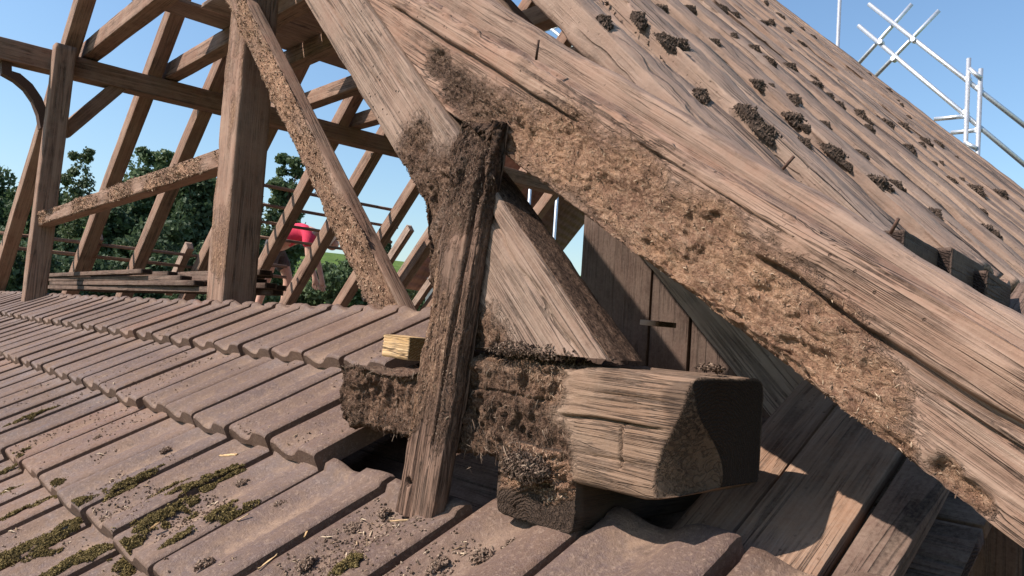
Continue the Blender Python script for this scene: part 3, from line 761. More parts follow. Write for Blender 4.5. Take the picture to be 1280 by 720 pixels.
# ---- upright post in front
XP = .702
pl = atx(492, 625, XP); 
def post_fn(V, NN, L):
    w = fbm(V*np.array([10, 26, 26]), 3, 91)
    rot = np.clip(sstep(.08, .2, V[:, 0]+w*.06)*(.45+.7*w)+.8*sstep(.42, .56, V[:, 0]), 0, 1)*(V[:, 1] < .03)
    tone = np.clip(.5+.5*sstep(-.045, -.085, V[:, 2]+.02*w)+.6*sstep(.36, .55, V[:, 0])-.35*sstep(.12, .3, V[:, 0])*(1-sstep(.36, .5, V[:, 0])), 0, 1)
    off = grainrel(V)*1.5+.0035*ridged(V*np.array([3.5, 70, 70]), 3, 97)+edge_wear(V, .036, .098, .008, 93)+rot*(-.003+.006*fbm(V*np.array([9, 120, 120]), 4, 95, .6)+.004*fbm(V*np.array([45, 110, 110]), 3, 96)+crumb(V, .9, 11)*(.25+.9*sstep(.36, .52, V[:, 0])))
    cz = -.074+.005*np.sin(V[:, 0]*9)
    off += -.016*np.exp(-((V[:, 2]-cz)/.0035)**2)*sstep(.08, .14, V[:, 0])*(V[:, 1] < .012)
    off += -.006*np.exp(-((V[:, 2]+.050)/.002)**2)*(1-sstep(.07, .12, V[:, 0]))*(V[:, 1] < .012)
    hx, hz = .052, -.030
    off += -.012*np.exp(-(((V[:, 0]-hx)/.006)**2+((V[:, 2]-hz)/.006)**2)**2)*(V[:, 1] < .012)
    # the head crumbles into the rafter
    off += -.02*sstep(L-.06, L, V[:, 0])*(.5+.8*w)
    return off, {'rot': rot, 'tone': tone}
pb0 = np.array([XP, .998, -.285]); pt0 = np.array([XP+.03, .948, .325])
post_, dat = timber('rotten_post', pb0, pt0, .036, .098, MW['post'], .0018, .005, fn=post_fn, lres=.0024, coarse=3)
tag(post_, 'short upright rotten post with a deep split, standing on the tiles before the tie beam', 'post')
V, NN, at, mw = dat
k = (at['rot'] > .4) & (V[:, 1] < .012)
kk = k & (at['tone'] < .5); chips('rotten_fibres', V[kk], NN[kk], 450, .002, .008, .002, M_frass, post_, None, flat=.15, along=(1, 0, 0), seed=19, lift=.2)
kk = k & (at['tone'] >= .5); chips('dark_rotten_fibres', V[kk], NN[kk], 900, .002, .009, .0022, M_frassd, post_, None, flat=.2, along=(.6, 0, 0), seed=20, lift=.2)
# ---- heap of rot where post, rafter and tie beam meet
hpx = np.random.default_rng(31)
def heap(cpx, x, rx_, ry_, rz_, n, seed):
    c = atx(*cpx, x); r = np.random.default_rng(seed); d = r.normal(size=(n, 3)); d /= np.linalg.norm(d, axis=1)[:, None]
    f = 1+.35*fbm(d*2.2+seed, 3, seed)
    return c+d*np.array([rx_, ry_, rz_])*f[:, None]*(r.random((n, 1))**.25), d
hp_, hn_ = [], []
for a in [((690, 440), .76, .03, .05, .014, 900, 1), ((645, 436), .75, .025, .045, .012, 1400, 2), ((597, 345), .745, .010, .013, .04, 700, 3), ((588, 195), .745, .008, .014, .02, 500, 4), ((655, 585), .738, .014, .045, .02, 2600, 5), ((890, 460), .84, .02, .018, .005, 250, 8)]:
    p, q = heap(*a); hp_.append(p); hn_.append(q)
o = chips('rot_debris', np.concatenate(hp_), np.concatenate(hn_), 7000, .002, .009, .0032, M_frassd, None, None, flat=.4, seed=32, lift=.1)
tag(o, 'dark crumbly rotten wood heaped in the joint of post, rafter and tie beam', 'wood debris', kind='stuff')
# ---- fresh block behind the post
fa = atx(479, 417, .86)
fb, _ = timber('fresh_wood_block', (.86, fa[1], fa[2]), (.86, fa[1]-.09, fa[2]-.002), .05, .046, MW['fresh'], .003, .002, fn=lambda V, N, L: (-.003*np.abs(np.sin(V[:, 2]*2*math.pi/.012))**6*(V[:, 1] < .004), {}), lres=.006)
tag(fb, 'bright freshly split softwood block on the rotten beam behind the post', 'wood block')

# ================================================================== SECOND SPROCKET BOARD AND THE BOARDED ROOF SLOPE
XB = .90
b0 = atx(671, 35, XB); b1 = atx(1117, 302, XB); bd = nz(b1-b0)
def board_fn(V, NN, L):
    off = grainrel(V)*.8+edge_wear(V, .07, .15, .006, 103)+.004*fbm(V*np.array([5, 12, 12]), 3, 104)
    top = np.exp(-(V[:, 2]/.01)**2); off += -.010*top*np.clip(fbm(V*np.array([7, 5, 5]), 4, 105)+.2, 0, 1)
    off += split(V, -.055, .8, 1.5, .007, .004, 106)
    return off, {}
o, _ = timber('sprocket_board', b0-bd*.5, b1+bd*.75, .07, .15, MW['board'], .005, .006, fn=board_fn, lres=.006)
tag(o, 'pale pinkish sprocket board just behind the big rotten diagonal timber', 'board')
nail(1113, 292, XB+.03, .020, (-.2, -.5, .85), 'small rusty nail near the lower end of the pale sprocket board', (0, 0, .0))
nail(978, 212, XB+.02, .022, (.1, -.6, .7), 'thin rusty nail half way down the pale sprocket board')

DD = .205; PD = R(44.2)
un = np.array([0, math.cos(PD), math.sin(PD)]); nn_ = np.array([0, -math.sin(PD), math.cos(PD)])
deck = empty('boarded_roof_slope', (.97, .5, .2)); tag(deck, 'roof slope of dusty rough-edged boards laid side by side, dotted with dark clumps', 'roof')
x = .975; bi = 0; joints = []
rb = np.random.default_rng(12)
BL = 5.75
first_w = [.17, .19, .2]
gap0 = [.034, .018]
while x < 7.6:
    w = first_w[bi] if bi < len(first_w) else rb.uniform(.15, .225)
    th = rb.uniform(.06, .075)
    s0 = .47+rb.normal(0, .012) if bi > 1 else .36
    lift = (.014 if bi % 2 else -.016)+rb.normal(0, .006)
    A_ = nn_*(-DD+lift)+un*(s0+BL)+np.array([x, 0, 0]); B_ = nn_*(-DD+lift)+un*s0+np.array([x, 0, 0])
    sd_ = 200+bi
    near_ = x < 2.6
    wav = .026 if near_ else .03
    def dfn(V, NN, L, w=w, th=th, sd_=sd_, wav=wav, near_=near_):
        S = L-V[:, 0]
        # waney edges and a crowned face
        c = np.clip(V[:, 1]/w, 0, 1)
        crown = -.040*np.abs(2*c-1)**2.0*(NN[:, 2] > .5)
        q = np.stack([S*2.6, c*0+sd_, c*0], 1)
        e1 = fbm(q, 4, sd_); e2 = fbm(q+31, 4, sd_)
        side = np.where(NN[:, 1] < -.3, e1*wav, np.where(NN[:, 1] > .3, e2*wav, 0))
        bumps = .007*fbm(V*np.array([4, 8, 8])+sd_, 3, sd_)+(.0055*fbm(V*np.array([13, 34, 34]), 4, sd_, .65) if near_ else .003*fbm(V*np.array([9, 20, 20]), 2, sd_))
        return crown+side+bumps, {}
    lr = .011 if near_ else .045
    o, _ = timber('deck_board', A_, B_, w, th, MW['deck'], .008 if near_ else .03, .010, fn=dfn, parent=deck, lres=lr, seed=sd_, wob=.004)
    x += w+(gap0[bi] if bi < len(gap0) else rb.uniform(-.012, .002))
    joints.append(x); bi += 1
DECK_X1 = x
# dark sawn stubs standing at the foot of the deck
for (pa_, pb_, hh, lab) in (((1131, 287), (1177, 334), .055, 'first'), ((1191, 309), (1229, 366), .058, 'middle'), ((1235, 338), (1263, 384), .055, 'last')):
    ys_ = {'first': .42, 'middle': .40, 'last': .38}[lab]
    q0 = aty(*pa_, ys_); q1 = aty(*pb_, ys_)
    o, _ = timber('sawn_board_stub', (q0[0], ys_, q0[2]), (q1[0], ys_, q0[2]-.012), .05, q0[2]-q1[2]+.03, MW['dark'], .005, .002, wdir=(0, 1, 0), wob=.0005, fn=lambda V, N, L: (.0006*fbm(V*np.array([90, 9, 9]), 3, 7), {'darkwood_shade': np.full(len(V), .4)}))
    tag(o, 'dark square-sawn board end at the foot of the boarded slope, '+{'first': 'highest of three', 'middle': 'between two others', 'last': 'lowest of three'}[lab], 'board end', 'dark sawn ends at the foot of the boarded slope')
# clumps of mud and straw in the board joints
def clump_mesh(seed):
    r = np.random.default_rng(seed)
    nu, nv = 26, 12; V = []
    for i in range(nv+1):
        for j in range(nu):
            th = math.pi*.5*i/nv; ph = 2*math.pi*j/nu; V.append((math.cos(ph)*math.sin(th+.02), math.sin(ph)*math.sin(th+.02), math.cos(th)))
    d = np.array(V); f = .8+.45*fbm(d*1.7+seed*5, 4, seed, .6)+.12*fbm(d*7+seed, 3, seed+1)
    P = d*np.array([.050, .030, .024])*f[:, None]; P[:, 2] -= .006
    Q = [(i*nu+j, (i+1)*nu+j, (i+1)*nu+(j+1) % nu, i*nu+(j+1) % nu) for i in range(nv) for j in range(nu)]
    o = chips('mud_clump', P, d, 620, .003, .012, .0042, M_hay, None, None, flat=.35, seed=seed, lift=.2)
    me = o.data; bpy.data.objects.remove(o)
    n0 = len(me.vertices); co = np.zeros(n0*3, np.float32); me.vertices.foreach_get('co', co); tn = np.zeros(n0, np.float32); me.attributes['tone'].data.foreach_get('value', tn)
    tri = np.array([list(p.vertices) for p in me.polygons])
    m2 = mesh_np('mud_clump', np.concatenate([P, co.reshape(-1, 3)]), Q, tri+len(P), {'tone': np.concatenate([.25+.5*np.clip(fbm(d*9, 2, seed), -.4, .6), tn])}, False)
    m2.materials.append(M_hay); return m2
cm = [clump_mesh(300+i) for i in range(4)]
CL = [(757, 28, 1.2), (800, 24, 1.25), (838, 52, 1.2), (853, 58, 1.1), (878, 118, 1.05), (938, 143, 1.3), (957, 163, 1.3), (992, 125, 1.1), (996, 150, 1.25), (1033, 157, .9), (1044, 190, 1.2), (1007, 180, .9), (1100, 230, 1.35), (1122, 232, .9), (1078, 193, .9), (1170, 268, 1), (1235, 287, 1.1), (1245, 292, .8),
      (962, 76, 1.0), (990, 85, 1.0), (1023, 107, 1.0), (1050, 132, 1.0), (1018, 98, .7), (945, 62, .9), (950, 105, .9), (866, 12, .9), (905, 10, .9), (920, 20, .9), (957, 30, 1), (965, 27, .8), (1002, 55, .9), (985, 40, .7), (1075, 143, 1.2), (1085, 152, .8), (1110, 155, 1.2), (1130, 160, 1.2), (1137, 185, 1.0), (1088, 160, .8), (1173, 180, 1), (1221, 240, 1.4), (1250, 243, 1.2), (1158, 178, 1.1), (1190, 225, .8), (895, 55, .9), (830, 13, 1.1), (1010, 160, .7), (1060, 205, .7)]
for q in range(46):
    xx_ = joints[min(len(joints)-1, 2+q % (len(joints)-3))]; ss_ = rb.uniform(.7, 4.6)
    t_ = M.T@(np.array([xx_, 0, 0])+un*ss_-nn_*DD); px_, py_ = CX+F*t_[0]/t_[2], CY-F*t_[1]/t_[2]
    if 700 < px_ < 1280 and 0 < py_ < 330: CL.append((px_, py_, rb.uniform(.4, .75)))
bpy.context.view_layer.update(); dg = bpy.context.evaluated_depsgraph_get()
for i, (px, py, sc) in enumerate(CL):
    ok_, p, _n, _i, ob_, _m = scene.ray_cast(dg, Vector((0, 0, 0)), Vector(ray(px, py)))
    if not ok_ or not ob_.name.startswith('deck_board'): continue
    p = np.array(p)
    d_ = np.linalg.norm(p)
    j = min(joints, key=lambda v: abs(v-p[0]))
    sc = sc*(.37+.09*d_)
    a = rb.uniform(-.5, .5); ex_ = nz(-un*math.cos(a)+np.array([math.sin(a), 0, 0])); ey_ = np.cross(nn_, ex_)
    mw = frame(p-nn_*.004, ex_, ey_, nn_)@Matrix.Diagonal((sc*1.25, sc*1.1, sc*1.5, 1))
    o = link('mud_clump', cm[i % 4], None, None, mw)
    tag(o, 'dark clump of mud and straw stuck on the boarded roof slope', 'clump', 'dark clumps on the boarded roof slope')
P = np.stack([rb.uniform(1.0, 4.0, 5000), rb.uniform(.5, 3.2, 5000)], 1); PP = np.array([np.array([a, 0, 0])+un*b-nn_*(DD+.024) for a, b in P])
kx = np.array([min(abs(j-a) for j in joints) for a in P[:, 0]]); k = kx < .03
o = chips('mud_crumbs', PP[k], np.tile(nn_, (k.sum(), 1)), 6500, .003, .016, .006, M_hay, None, None, flat=.5, seed=77, lift=.3); tag(o, 'dark mud crumbs and straw caught in the joints of the boarded slope', 'mud', kind='stuff')

# ================================================================== TIMBER FRAME SEEN THROUGH THE GABLE
def frame_fn(rotl=0.0, seed=0, front=True, amp=1.0):
    def fn(V, NN, L):
        w = fbm(V*np.array([5, 14, 14])+seed, 3, seed)
        rot = np.clip(rotl-.15+w*1.0, 0, 1)*(NN[:, 1] < -.4 if front else 1)*(1 if rotl > 0 else 0)
        off = edge_wear(V, .14, .14, .004, seed)+.003*fbm(V*np.array([2, 12, 12])+seed, 3, seed+1)+rot*(-.006+amp*2.0*crumb(V, .4, seed))
        return off, {'rot': rot, 'tone': .25+.5*np.clip(fbm(V*5+seed, 2, seed+5), -.5, .8)}
    return fn
pf = np.array([0, 4.4, 3.97]); nf = np.array([0, math.sin(PH), math.cos(PH)]); df = np.array([0, math.cos(PH), -math.sin(PH)])
FX = [1.255, 1.85, 2.33, 2.93, 3.55, 4.05, 4.72, 5.35, 6.0, 6.6]
ORD = ['first', 'second', 'third', 'fourth', 'fifth', 'sixth', 'seventh', 'eighth', 'ninth', 'tenth']
for i, xf in enumerate(FX):
    A_ = pf+np.array([xf, 0, 0]); L_ = 5.65 if i < 8 else 5.4
    o, _ = timber('far_rafter', A_, A_+df*L_, .11, .14, MW['frame'], .02, .006, fn=frame_fn(0, 400+i), lres=.12, seed=i)
    tag(o, 'bare rafter of the far roof slope, '+('beside the rail post' if i == 0 else ORD[i-1]+' one counted inwards from the rail post'), 'rafter', 'bare rafters of the far roof slope')
    A2 = np.array([xf, 4.4, 3.9]); B2 = A2+np.array([0, -math.cos(PD), -math.sin(PD)])*5.4
    if i in (0,):
        D2 = .43; zt2 = 3.75; A2 = np.array([1.29, (D2+zt2*math.cos(PH))/math.sin(PH), zt2]); B2 = np.array([1.29, (D2-.13*math.cos(PH))/math.sin(PH), -.13])
        o, _ = timber('near_rafter', A2, B2, .11, .14, MW['soffit'], .012, .006, fn=lambda V, N, L: (edge_wear(V, .11, .14, .004, 7)+grainrel(V), {}), lres=.03); tag(o, 'shaded grey rafter running down under the big rotten diagonal timber', 'rafter')
    elif i < 8:
        D2 = .275; zt2 = 3.75; A2 = np.array([xf, (D2+zt2*math.cos(PH))/math.sin(PH), zt2]); B2 = np.array([xf, (D2-.0*math.cos(PH))/math.sin(PH), 0.0])
        o, _ = timber('near_rafter', A2, B2, .11, .13, MW['frame'], .02, .006, fn=frame_fn(0, 430+i), lres=.15); tag(o, ORD[i-1]+' rafter under the boarded slope counted from the shaded grey rafter', 'rafter', 'rafters under the boarded slope')
# ridge board
o, _ = timber('ridge_purlin', (7.0, 4.47, 3.86), (1.0, 4.47, 3.86), .14, .16, MW['frame'], .03, .006, wdir=(0, -1, 0), lres=.3, fn=frame_fn(0, 5)); tag(o, 'ridge purlin carrying the heads of all the rafters', 'beam')
# far purlin
py_ = 6.40; za = aty(0, 46, py_); zb = aty(480, 166, py_)
o, _ = timber('middle_purlin', (6.6, py_, zb[2]), (.2, py_, za[2]), .15, .155, MW['frame'], .015, .006, wdir=(0, 1, 0), lres=.06, fn=frame_fn(0, 9)); tag(o, 'long level purlin crossing behind the posts under the far rafters', 'beam')
PZ = (za[2]+zb[2])/2
# collar beams resting on the purlin
for i, xf in enumerate([1.40, 1.99, 2.47, 3.07, 3.69, 4.19, 4.86]):
    A_ = np.array([xf, 6.72, PZ+.125]); B_ = np.array([xf, 2.45, PZ+.125])
    o, _ = timber('collar_beam', A_, B_, .11, .125, MW['frame'], .02, .006, fn=frame_fn(0, 450+i), lres=.1); tag(o, ORD[i]+' collar beam resting on the purlin, counted from the rail post', 'beam', 'collar beams on the purlin')
# gable posts
XG = 1.33
p0 = atx(257, 367, XG); p1 = atx(279, 367, XG)
wy = p0[1]-p1[1]
zb0 = -.15
top = np.array([XG+.0, p0[1]+.05, 2.05]); bot = np.array([XG, p0[1], zb0])
o, d_ = timber('gable_post', bot, top, .15, wy, MW['frame'], .009, .010, fn=frame_fn(.32, 470, True, .5), lres=.012); tag(o, 'stout square gable post, its left edge splintered pale, above the tile edge', 'post')
# rail post further left
qa = aty(28, 342, 6.40); qb = aty(72, 342, 6.40)
o, _ = timber('rail_post', (qa[0], 6.38, -.1), (qa[0]+.03, 6.38, PZ), (qb[0]-qa[0])*.62, .12, MW['frame'], .012, .010, wdir=(1, 0, 0), fn=frame_fn(0, 471), lres=.04); tag(o, 'upright post carrying the purlin at the far end of the rotten rail', 'post')
# rotten brace falling from the gable post
ba, bb = atx(306, 0, XG-.02), atx(487, 362, XG-.02); e_ = nz(bb-ba)
ba = ba-e_*.5; bb = bb+e_*.10
o, d_ = timber('rotten_brace', ba, bb, .07, .115, MW['frame'], .006, .008, fn=frame_fn(.75, 473, True, 1.0), lres=.008); tag(o, 'diagonal brace eaten rough by rot, falling from the gable post to the tile edge', 'brace')
V, NN, at, _ = d_; k = (at['rot'] > .4) & (V[:, 1] < .02)
chips('rotten_fibres', V[k], NN[k], 2500, .006, .02, .006, M_frass, o, None, flat=.6, along=(1, 0, 0), seed=41)
# rotten rail between the posts
ra_, rb_ = aty(40, 266, 6.4), atx(276, 182, XG)
ra_ = np.array([qa[0]+.02, 6.4, aty(40, 268, 6.4)[2]]); rb_ = np.array([XG+.01, p0[1]+.03, rb_[2]])
o, d_ = timber('rotten_rail', ra_, rb_, .09, .095, MW['frame'], .007, .010, fn=frame_fn(.75, 474, True, 1.0), lres=.012); tag(o, 'level rail eaten rough by rot, spanning from the gable post to the far post', 'beam')
V, NN, at, _ = d_; k = (at['rot'] > .4) & (V[:, 1] < .02)
chips('rotten_fibres', V[k], NN[k], 2500, .006, .022, .007, M_frass, o, None, flat=.6, along=(1, 0, 0), seed=42)
# braces in the purlin's plane
def inplane_y(name, pxa, pxb, y, w, h, lab):
    a, b_ = aty(*pxa, y), aty(*pxb, y)
    o, _ = timber(name, a, b_, w, h, MW['frame'], .015, .005, wdir=(0, 1, 0), fn=frame_fn(0, 480+int(pxa[0])), lres=.05); tag(o, lab, 'brace')
inplane_y('knee_brace', (74, 158), (150, 95), 6.42, .10, .10, 'straight knee brace rising from the far post to the purlin')
# curved brace on the left of the post: a bent timber
cpts = [aty(*p, 6.44) for p in ((8, 68), (9, 90), (22, 96), (36, 108), (47, 124), (54, 142), (57, 160))]
V, Q = [], []
for i, c in enumerate(cpts):
    t = nz(cpts[min(i+1, len(cpts)-1)]-cpts[max(i-1, 0)]); s_ = nz(np.cross(t, [0, 1, 0]))
    wv = .032
    for a, b_ in ((-1, 0), (1, 0), (1, 1), (-1, 1)): V.append(c+s_*a*wv+np.array([0, .09*b_, 0]))
for i in range(len(cpts)-1):
    for j in range(4): Q.append((i*4+j, i*4+(j+1) % 4, (i+1)*4+(j+1) % 4, (i+1)*4+j))
Q += [(3, 2, 1, 0), tuple(len(V)-4+j for j in range(4))]
o = link('curved_bracket', mesh_np('curved_bracket', V, Q, smooth=False), M_iron); tag(o, 'dark curved bracket under the outer end of the purlin', 'bracket')
# loft boards lying on the collars
for i in range(5):
    q0 = atz(345, 16, PZ+.15)
    yy = q0[1]+.55-.27*i
    o, _ = timber('loft_board', (4.0, yy, PZ+.155), (1.75 if i else 1.4, yy, PZ+.155), .25, .026, MW['soffit'], .03, .003, wdir=(0, -1, 0), lres=.2, seed=i); tag(o, 'loose loft board lying across the collar beams', 'board', 'loft boards on the collar beams')
# tile battens left on the far slope
for i, (a_, b_) in enumerate((((325, 232), (475, 258)), ((325, 254), (470, 281)), ((325, 274), (462, 301)), ((325, 293), (455, 318)), ((20, 300), (330, 325)), ((20, 318), (330, 338)))):
    p, q = hit(*a_, pf+nf*.01, nf), hit(*b_, pf+nf*.01, nf)
    zz = (p[2]+q[2])/2; yy = 4.4+(3.99-zz)/math.tan(PH)
    o, _ = timber('tile_batten', (max(p[0], q[0])+.3, yy, zz+.02), (min(p[0], q[0])-.2, yy, zz+.02), .045, .03, MW['frame'], .02, .002, wdir=(0, 1, 0), lres=.3, fn=frame_fn(0, 500+i)); tag(o, 'thin batten nailed across the far rafters '+['above the worker, topmost of four', 'above the worker, second of four from the top', 'above the worker, third of four from the top', 'just over the worker, lowest of four', 'behind the lath stack, upper of two', 'behind the lath stack, lower of two'][i], 'batten', 'battens on the far rafters')
# stack of old battens / boards on the gable floor behind the tile edge
rs = np.random.default_rng(21)
for i in range(16):
    lay, k = divmod(i, 4)
    x_ = 1.47+.075*k+rs.normal(0, .012); z_ = .10+.032*lay; y0_ = 3.5+rs.uniform(0, .25)+(.35*lay if k < 2 else 0); y1_ = 7.2+rs.uniform(-.6, .6)
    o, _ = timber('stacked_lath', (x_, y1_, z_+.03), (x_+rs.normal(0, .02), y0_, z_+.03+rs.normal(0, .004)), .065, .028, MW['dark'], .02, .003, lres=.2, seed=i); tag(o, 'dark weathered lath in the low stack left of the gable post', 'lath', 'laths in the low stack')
# attic floor
for i in range(38):
    yy = 8.6-.2*i
    x0_ = 1.62
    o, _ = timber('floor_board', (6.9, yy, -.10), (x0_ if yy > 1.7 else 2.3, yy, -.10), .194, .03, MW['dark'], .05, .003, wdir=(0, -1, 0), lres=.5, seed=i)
    tag(o, 'dark attic floor board running the length of the barn', 'floor board', 'attic floor boards')
# ---- short new rafter feet / offcuts standing by the far eave
for i, (a_, b_) in enumerate((((236, 303), (205, 349)), ((118, 290), (100, 335)), ((515, 282), (455, 352)), ((540, 278), (487, 352)), ((600, 292), (500, 360)))):
    p, q = hit(*a_, pf+nf*.12, nf), hit(*b_, pf+nf*.12, nf); xx = (p[0]+q[0])/2; p[0] = q[0] = xx
    q = q+(q-p)*.25
    o, _ = timber('rafter_extension', p, q, .07, .10, MW['soffit'], .012, .003, lres=.05, seed=i); tag(o, 'short pale rafter piece at the far eave, '+['just left of the gable post', 'near the rail post', 'right of the rotten brace foot', 'between brace foot and rotten post', 'closest to the rotten post'][i], 'timber', 'short pale rafter pieces at the far eave')

# ================================================================== UNDER THE EAVE: PLANK WALLS AND BOARDS
def planks(name, lab, cat, x, y0, y1, z0, z1, w, mat, seed, thick=.022, loc=None):
    e = empty(name, (x, (y0+y1)/2, z0)); tag(e, lab, cat); r = np.random.default_rng(seed); y = y1; i = 0
    while y > y0:
        ww = w*r.uniform(.85, 1.15); dz = r.normal(0, .01); dx = r.normal(0, .003)
        timber('plank', (x+dx, y, z0), (x+dx, y, min(z1+dz, .966*y-.28-.10) if name == 'inner_plank_wall' else z1+dz), thick, ww-.005, mat, .012, .003, fn=lambda V, N, L: (.0012*fbm(V*np.array([5, 60, 60]), 3, seed+i), {'darkwood_shade': np.full(len(V), .5 if name == 'inner_plank_wall' else .25)}), parent=e, lres=.06, seed=seed+i)  # inner wall coloured darker all over to stand in for shade
        y -= ww; i += 1
    return e
w0 = atx(728, 300, 1.72); 
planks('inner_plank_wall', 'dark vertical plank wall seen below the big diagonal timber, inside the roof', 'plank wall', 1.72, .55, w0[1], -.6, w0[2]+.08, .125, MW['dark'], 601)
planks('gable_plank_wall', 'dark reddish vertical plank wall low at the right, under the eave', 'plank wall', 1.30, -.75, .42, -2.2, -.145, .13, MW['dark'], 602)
# light ledge in the gap
la = atx(800, 400, 1.35)
o, _ = timber('ledge_board', (1.42, la[1]*1.42/1.35, la[2]+.005), (1.42, la[1]*1.42/1.35-.045, la[2]+.003), .08, .014, MW['board'], .008, .002, lres=.02); tag(o, 'small light board end on a ledge in the dark gap behind the tie beam', 'board')
# boards running up the slope beside the tie beam end
PS = OB-n30*.055
def up_board(pxl, y, w, s0, s1, lab, mat, drop_=0.0):
    a = np.array([0, y, 0])+PS+u30*s0-n30*drop_; b_ = np.array([0, y, 0])+PS+u30*s1-n30*drop_
    o, _ = timber('eave_board', b_, a, w, .026, mat, .006, .003, wdir=(0, -1, 0), fn=lambda V, N, L: (grainrel(V)+edge_wear(V, w, .026, .003, 5), {}), lres=.02, seed=int(y*100)); tag(o, lab, 'board'); return o
up_board(None, .62, .085, .03, .95, 'grey sloping board beside the dark end of the tie beam', MW['eave'], .012)
up_board(None, .525, .125, .03, .95, 'broad sloping board catching a patch of sun under the diagonal timber', MW['eave'], .0)
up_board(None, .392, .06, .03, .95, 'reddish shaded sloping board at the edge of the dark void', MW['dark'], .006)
# gable wall under the tiles (keeps the void dark, stands on the ground)
wm = plain('old_plaster', (.42, .37, .31), .9, 0, .2, .2, 6, .4)
o = link('barn_wall', box_mesh('barn_wall', .2, 8.0, 4.0, .01), wm, None, Matrix.Translation((1.55, 4.6, GZ+1.95))); tag(o, 'plastered barn wall under the attic floor', 'wall')
o = link('barn_wall', box_mesh('barn_wall', 5.6, .2, 3.9, .01), wm, None, Matrix.Translation((4.1, 8.55, GZ+1.95))); tag(o, 'plastered side wall of the barn under the far eave', 'wall')
o = link('barn_wall', box_mesh('barn_wall', 5.4, .2, 3.7, .01), wm, None, Matrix.Translation((4.2, .95, GZ+1.85))); tag(o, 'plastered side wall of the barn under the near eave', 'wall')

# ================================================================== SCAFFOLD BEYOND THE VERGE
sc_ = empty('scaffold', (8.8, 2.7, GZ)); tag(sc_, 'galvanised tube scaffold with sloping guard rails beyond the roof verge', 'scaffold')
def pole(a, b_, x=8.8, x2=None, r=.024, name='pole'):
    tube(name, atx(*a, x), atx(*b_, x2 or x), r, M_steel, sc_, 8)
pole((1086, 5), (1300, 172), name='guard_rail'); pole((1073, 32), (1300, 222), name='guard_rail')
pole((1140, 5), (1060, 94), 8.86, name='cross_pole'); pole((1174, 13), (1084, 106), 8.86, name='cross_pole')
for (px, py) in ((1211, 73), (1226, 86)):
    t = atx(px, py, 8.76); tube('upright', t, np.array([t[0], t[1]+.02, GZ]), .024, M_steel, sc_, 8)
t = atx(1051, -30, 8.9); tube('upright', t, np.array([t[0], t[1], GZ]), .024, M_steel, sc_, 8)
pole((1168, 149), (1210, 145), 8.78, name='transom'); pole((1189, 166), (1227, 162), 8.78, name='transom'); pole((1212, 86), (1226, 98), 8.74, r=.024, name='end_plate')
pole((1206, 178), (1221, 186), 8.74, r=.024, name='toe_board')
for (px, py) in ((1142, 50), (1101, 53), (1117, 74), (1210, 99), (1207, 141), (1224, 110), (1222, 163)):
    c = atx(px, py, 8.79); tube('coupler', c-np.array([.03, .0, .0]), c+np.array([.04, .0, 0]), .031, M_steel, sc_, 8)
# second scaffold tower seen through the slit between the boards
s2 = empty('scaffold', (9.6, 7.6, GZ)); tag(s2, 'scaffold tower seen through the gap between the roof boards', 'scaffold')
for (a, b_) in (((678, 14), (676, 60)), ((712, 10), (714, 60)),):
    t = atx(*a, 9.6); tube('upright', t+np.array([0, 0, .6]), np.array([t[0], t[1], GZ]), .03, M_steel, s2, 8)
for (a, b_) in (((660, 44), (740, 20)), ((672, 22), (730, 70)), ((770, 40), (830, 100)), ((660, 60), (820, 84))):
    tube('ledger', atx(*a, 9.62), atx(*b_, 9.62), .03, M_steel, s2, 8)

# ================================================================== WORKER BENT OVER AT THE FAR EAVE
M_skin = plain('skin', (.50, .29, .21), .55, 0, .35, .08, 30, .05)
M_shirt = plain('red_shirt', (.62, .045, .09), .85, 0, .2, .12, 25, .3)
M_short = plain('grey_work_shorts', (.075, .07, .072), .9, 0, .2, .2, 30, .3)
M_hair = plain('dark_hair', (.04, .025, .018), .7, 0, .3, .3, 200, .5)
M_boot = plain('work_boot', (.06, .045, .035), .8, 0, .3, .3, 60, .2)
FEET = aty(338, 385, 8.95); FEET[2] = .02
man = empty('person', FEET); tag(man, 'worker in red shirt and grey shorts bent over beyond the bare rafters', 'person')
_f3 = nz([.73, -.68, 0]); _s3 = nz([.68, .73, 0])
man.matrix_basis = frame(FEET, _f3, _s3, np.array([0, 0, 1.0]))
def skin(name, verts, edges, root, mat, parent, sub=2):
    me = bpy.data.meshes.new(name); me.from_pydata([v[:3] for v in verts], edges, [])
    o = bpy.data.objects.new(name, me); C.objects.link(o); o.parent = parent
    m = o.modifiers.new('skin', 'SKIN'); m.use_smooth_shade = True
    if not me.skin_vertices:
        bpy.context.view_layer.objects.active = o
        o.select_set(True); bpy.ops.object.mode_set(mode='OBJECT') if o.mode != 'OBJECT' else None
    sv = me.skin_vertices[0].data if me.skin_vertices else None
    for i, v in enumerate(verts):
        if sv is not None:
            sv[i].radius = v[3] if isinstance(v[3], tuple) else (v[3], v[3]); sv[i].use_root = (i == root)
    ss = o.modifiers.new('sub', 'SUBSURF'); ss.levels = sub; ss.render_levels = sub
    me.materials.append(mat); return o
bv = [(0, 0, .88, .13), (.15, 0, .98, .12), (.34, 0, 1.04, .13), (.47, 0, 1.04, .10), (.54, 0, 1.02, .055), (.61, 0, .98, .085), (.70, 0, .93, .095), (.76, 0, .88, .06)]
be = [(i, i+1) for i in range(7)]
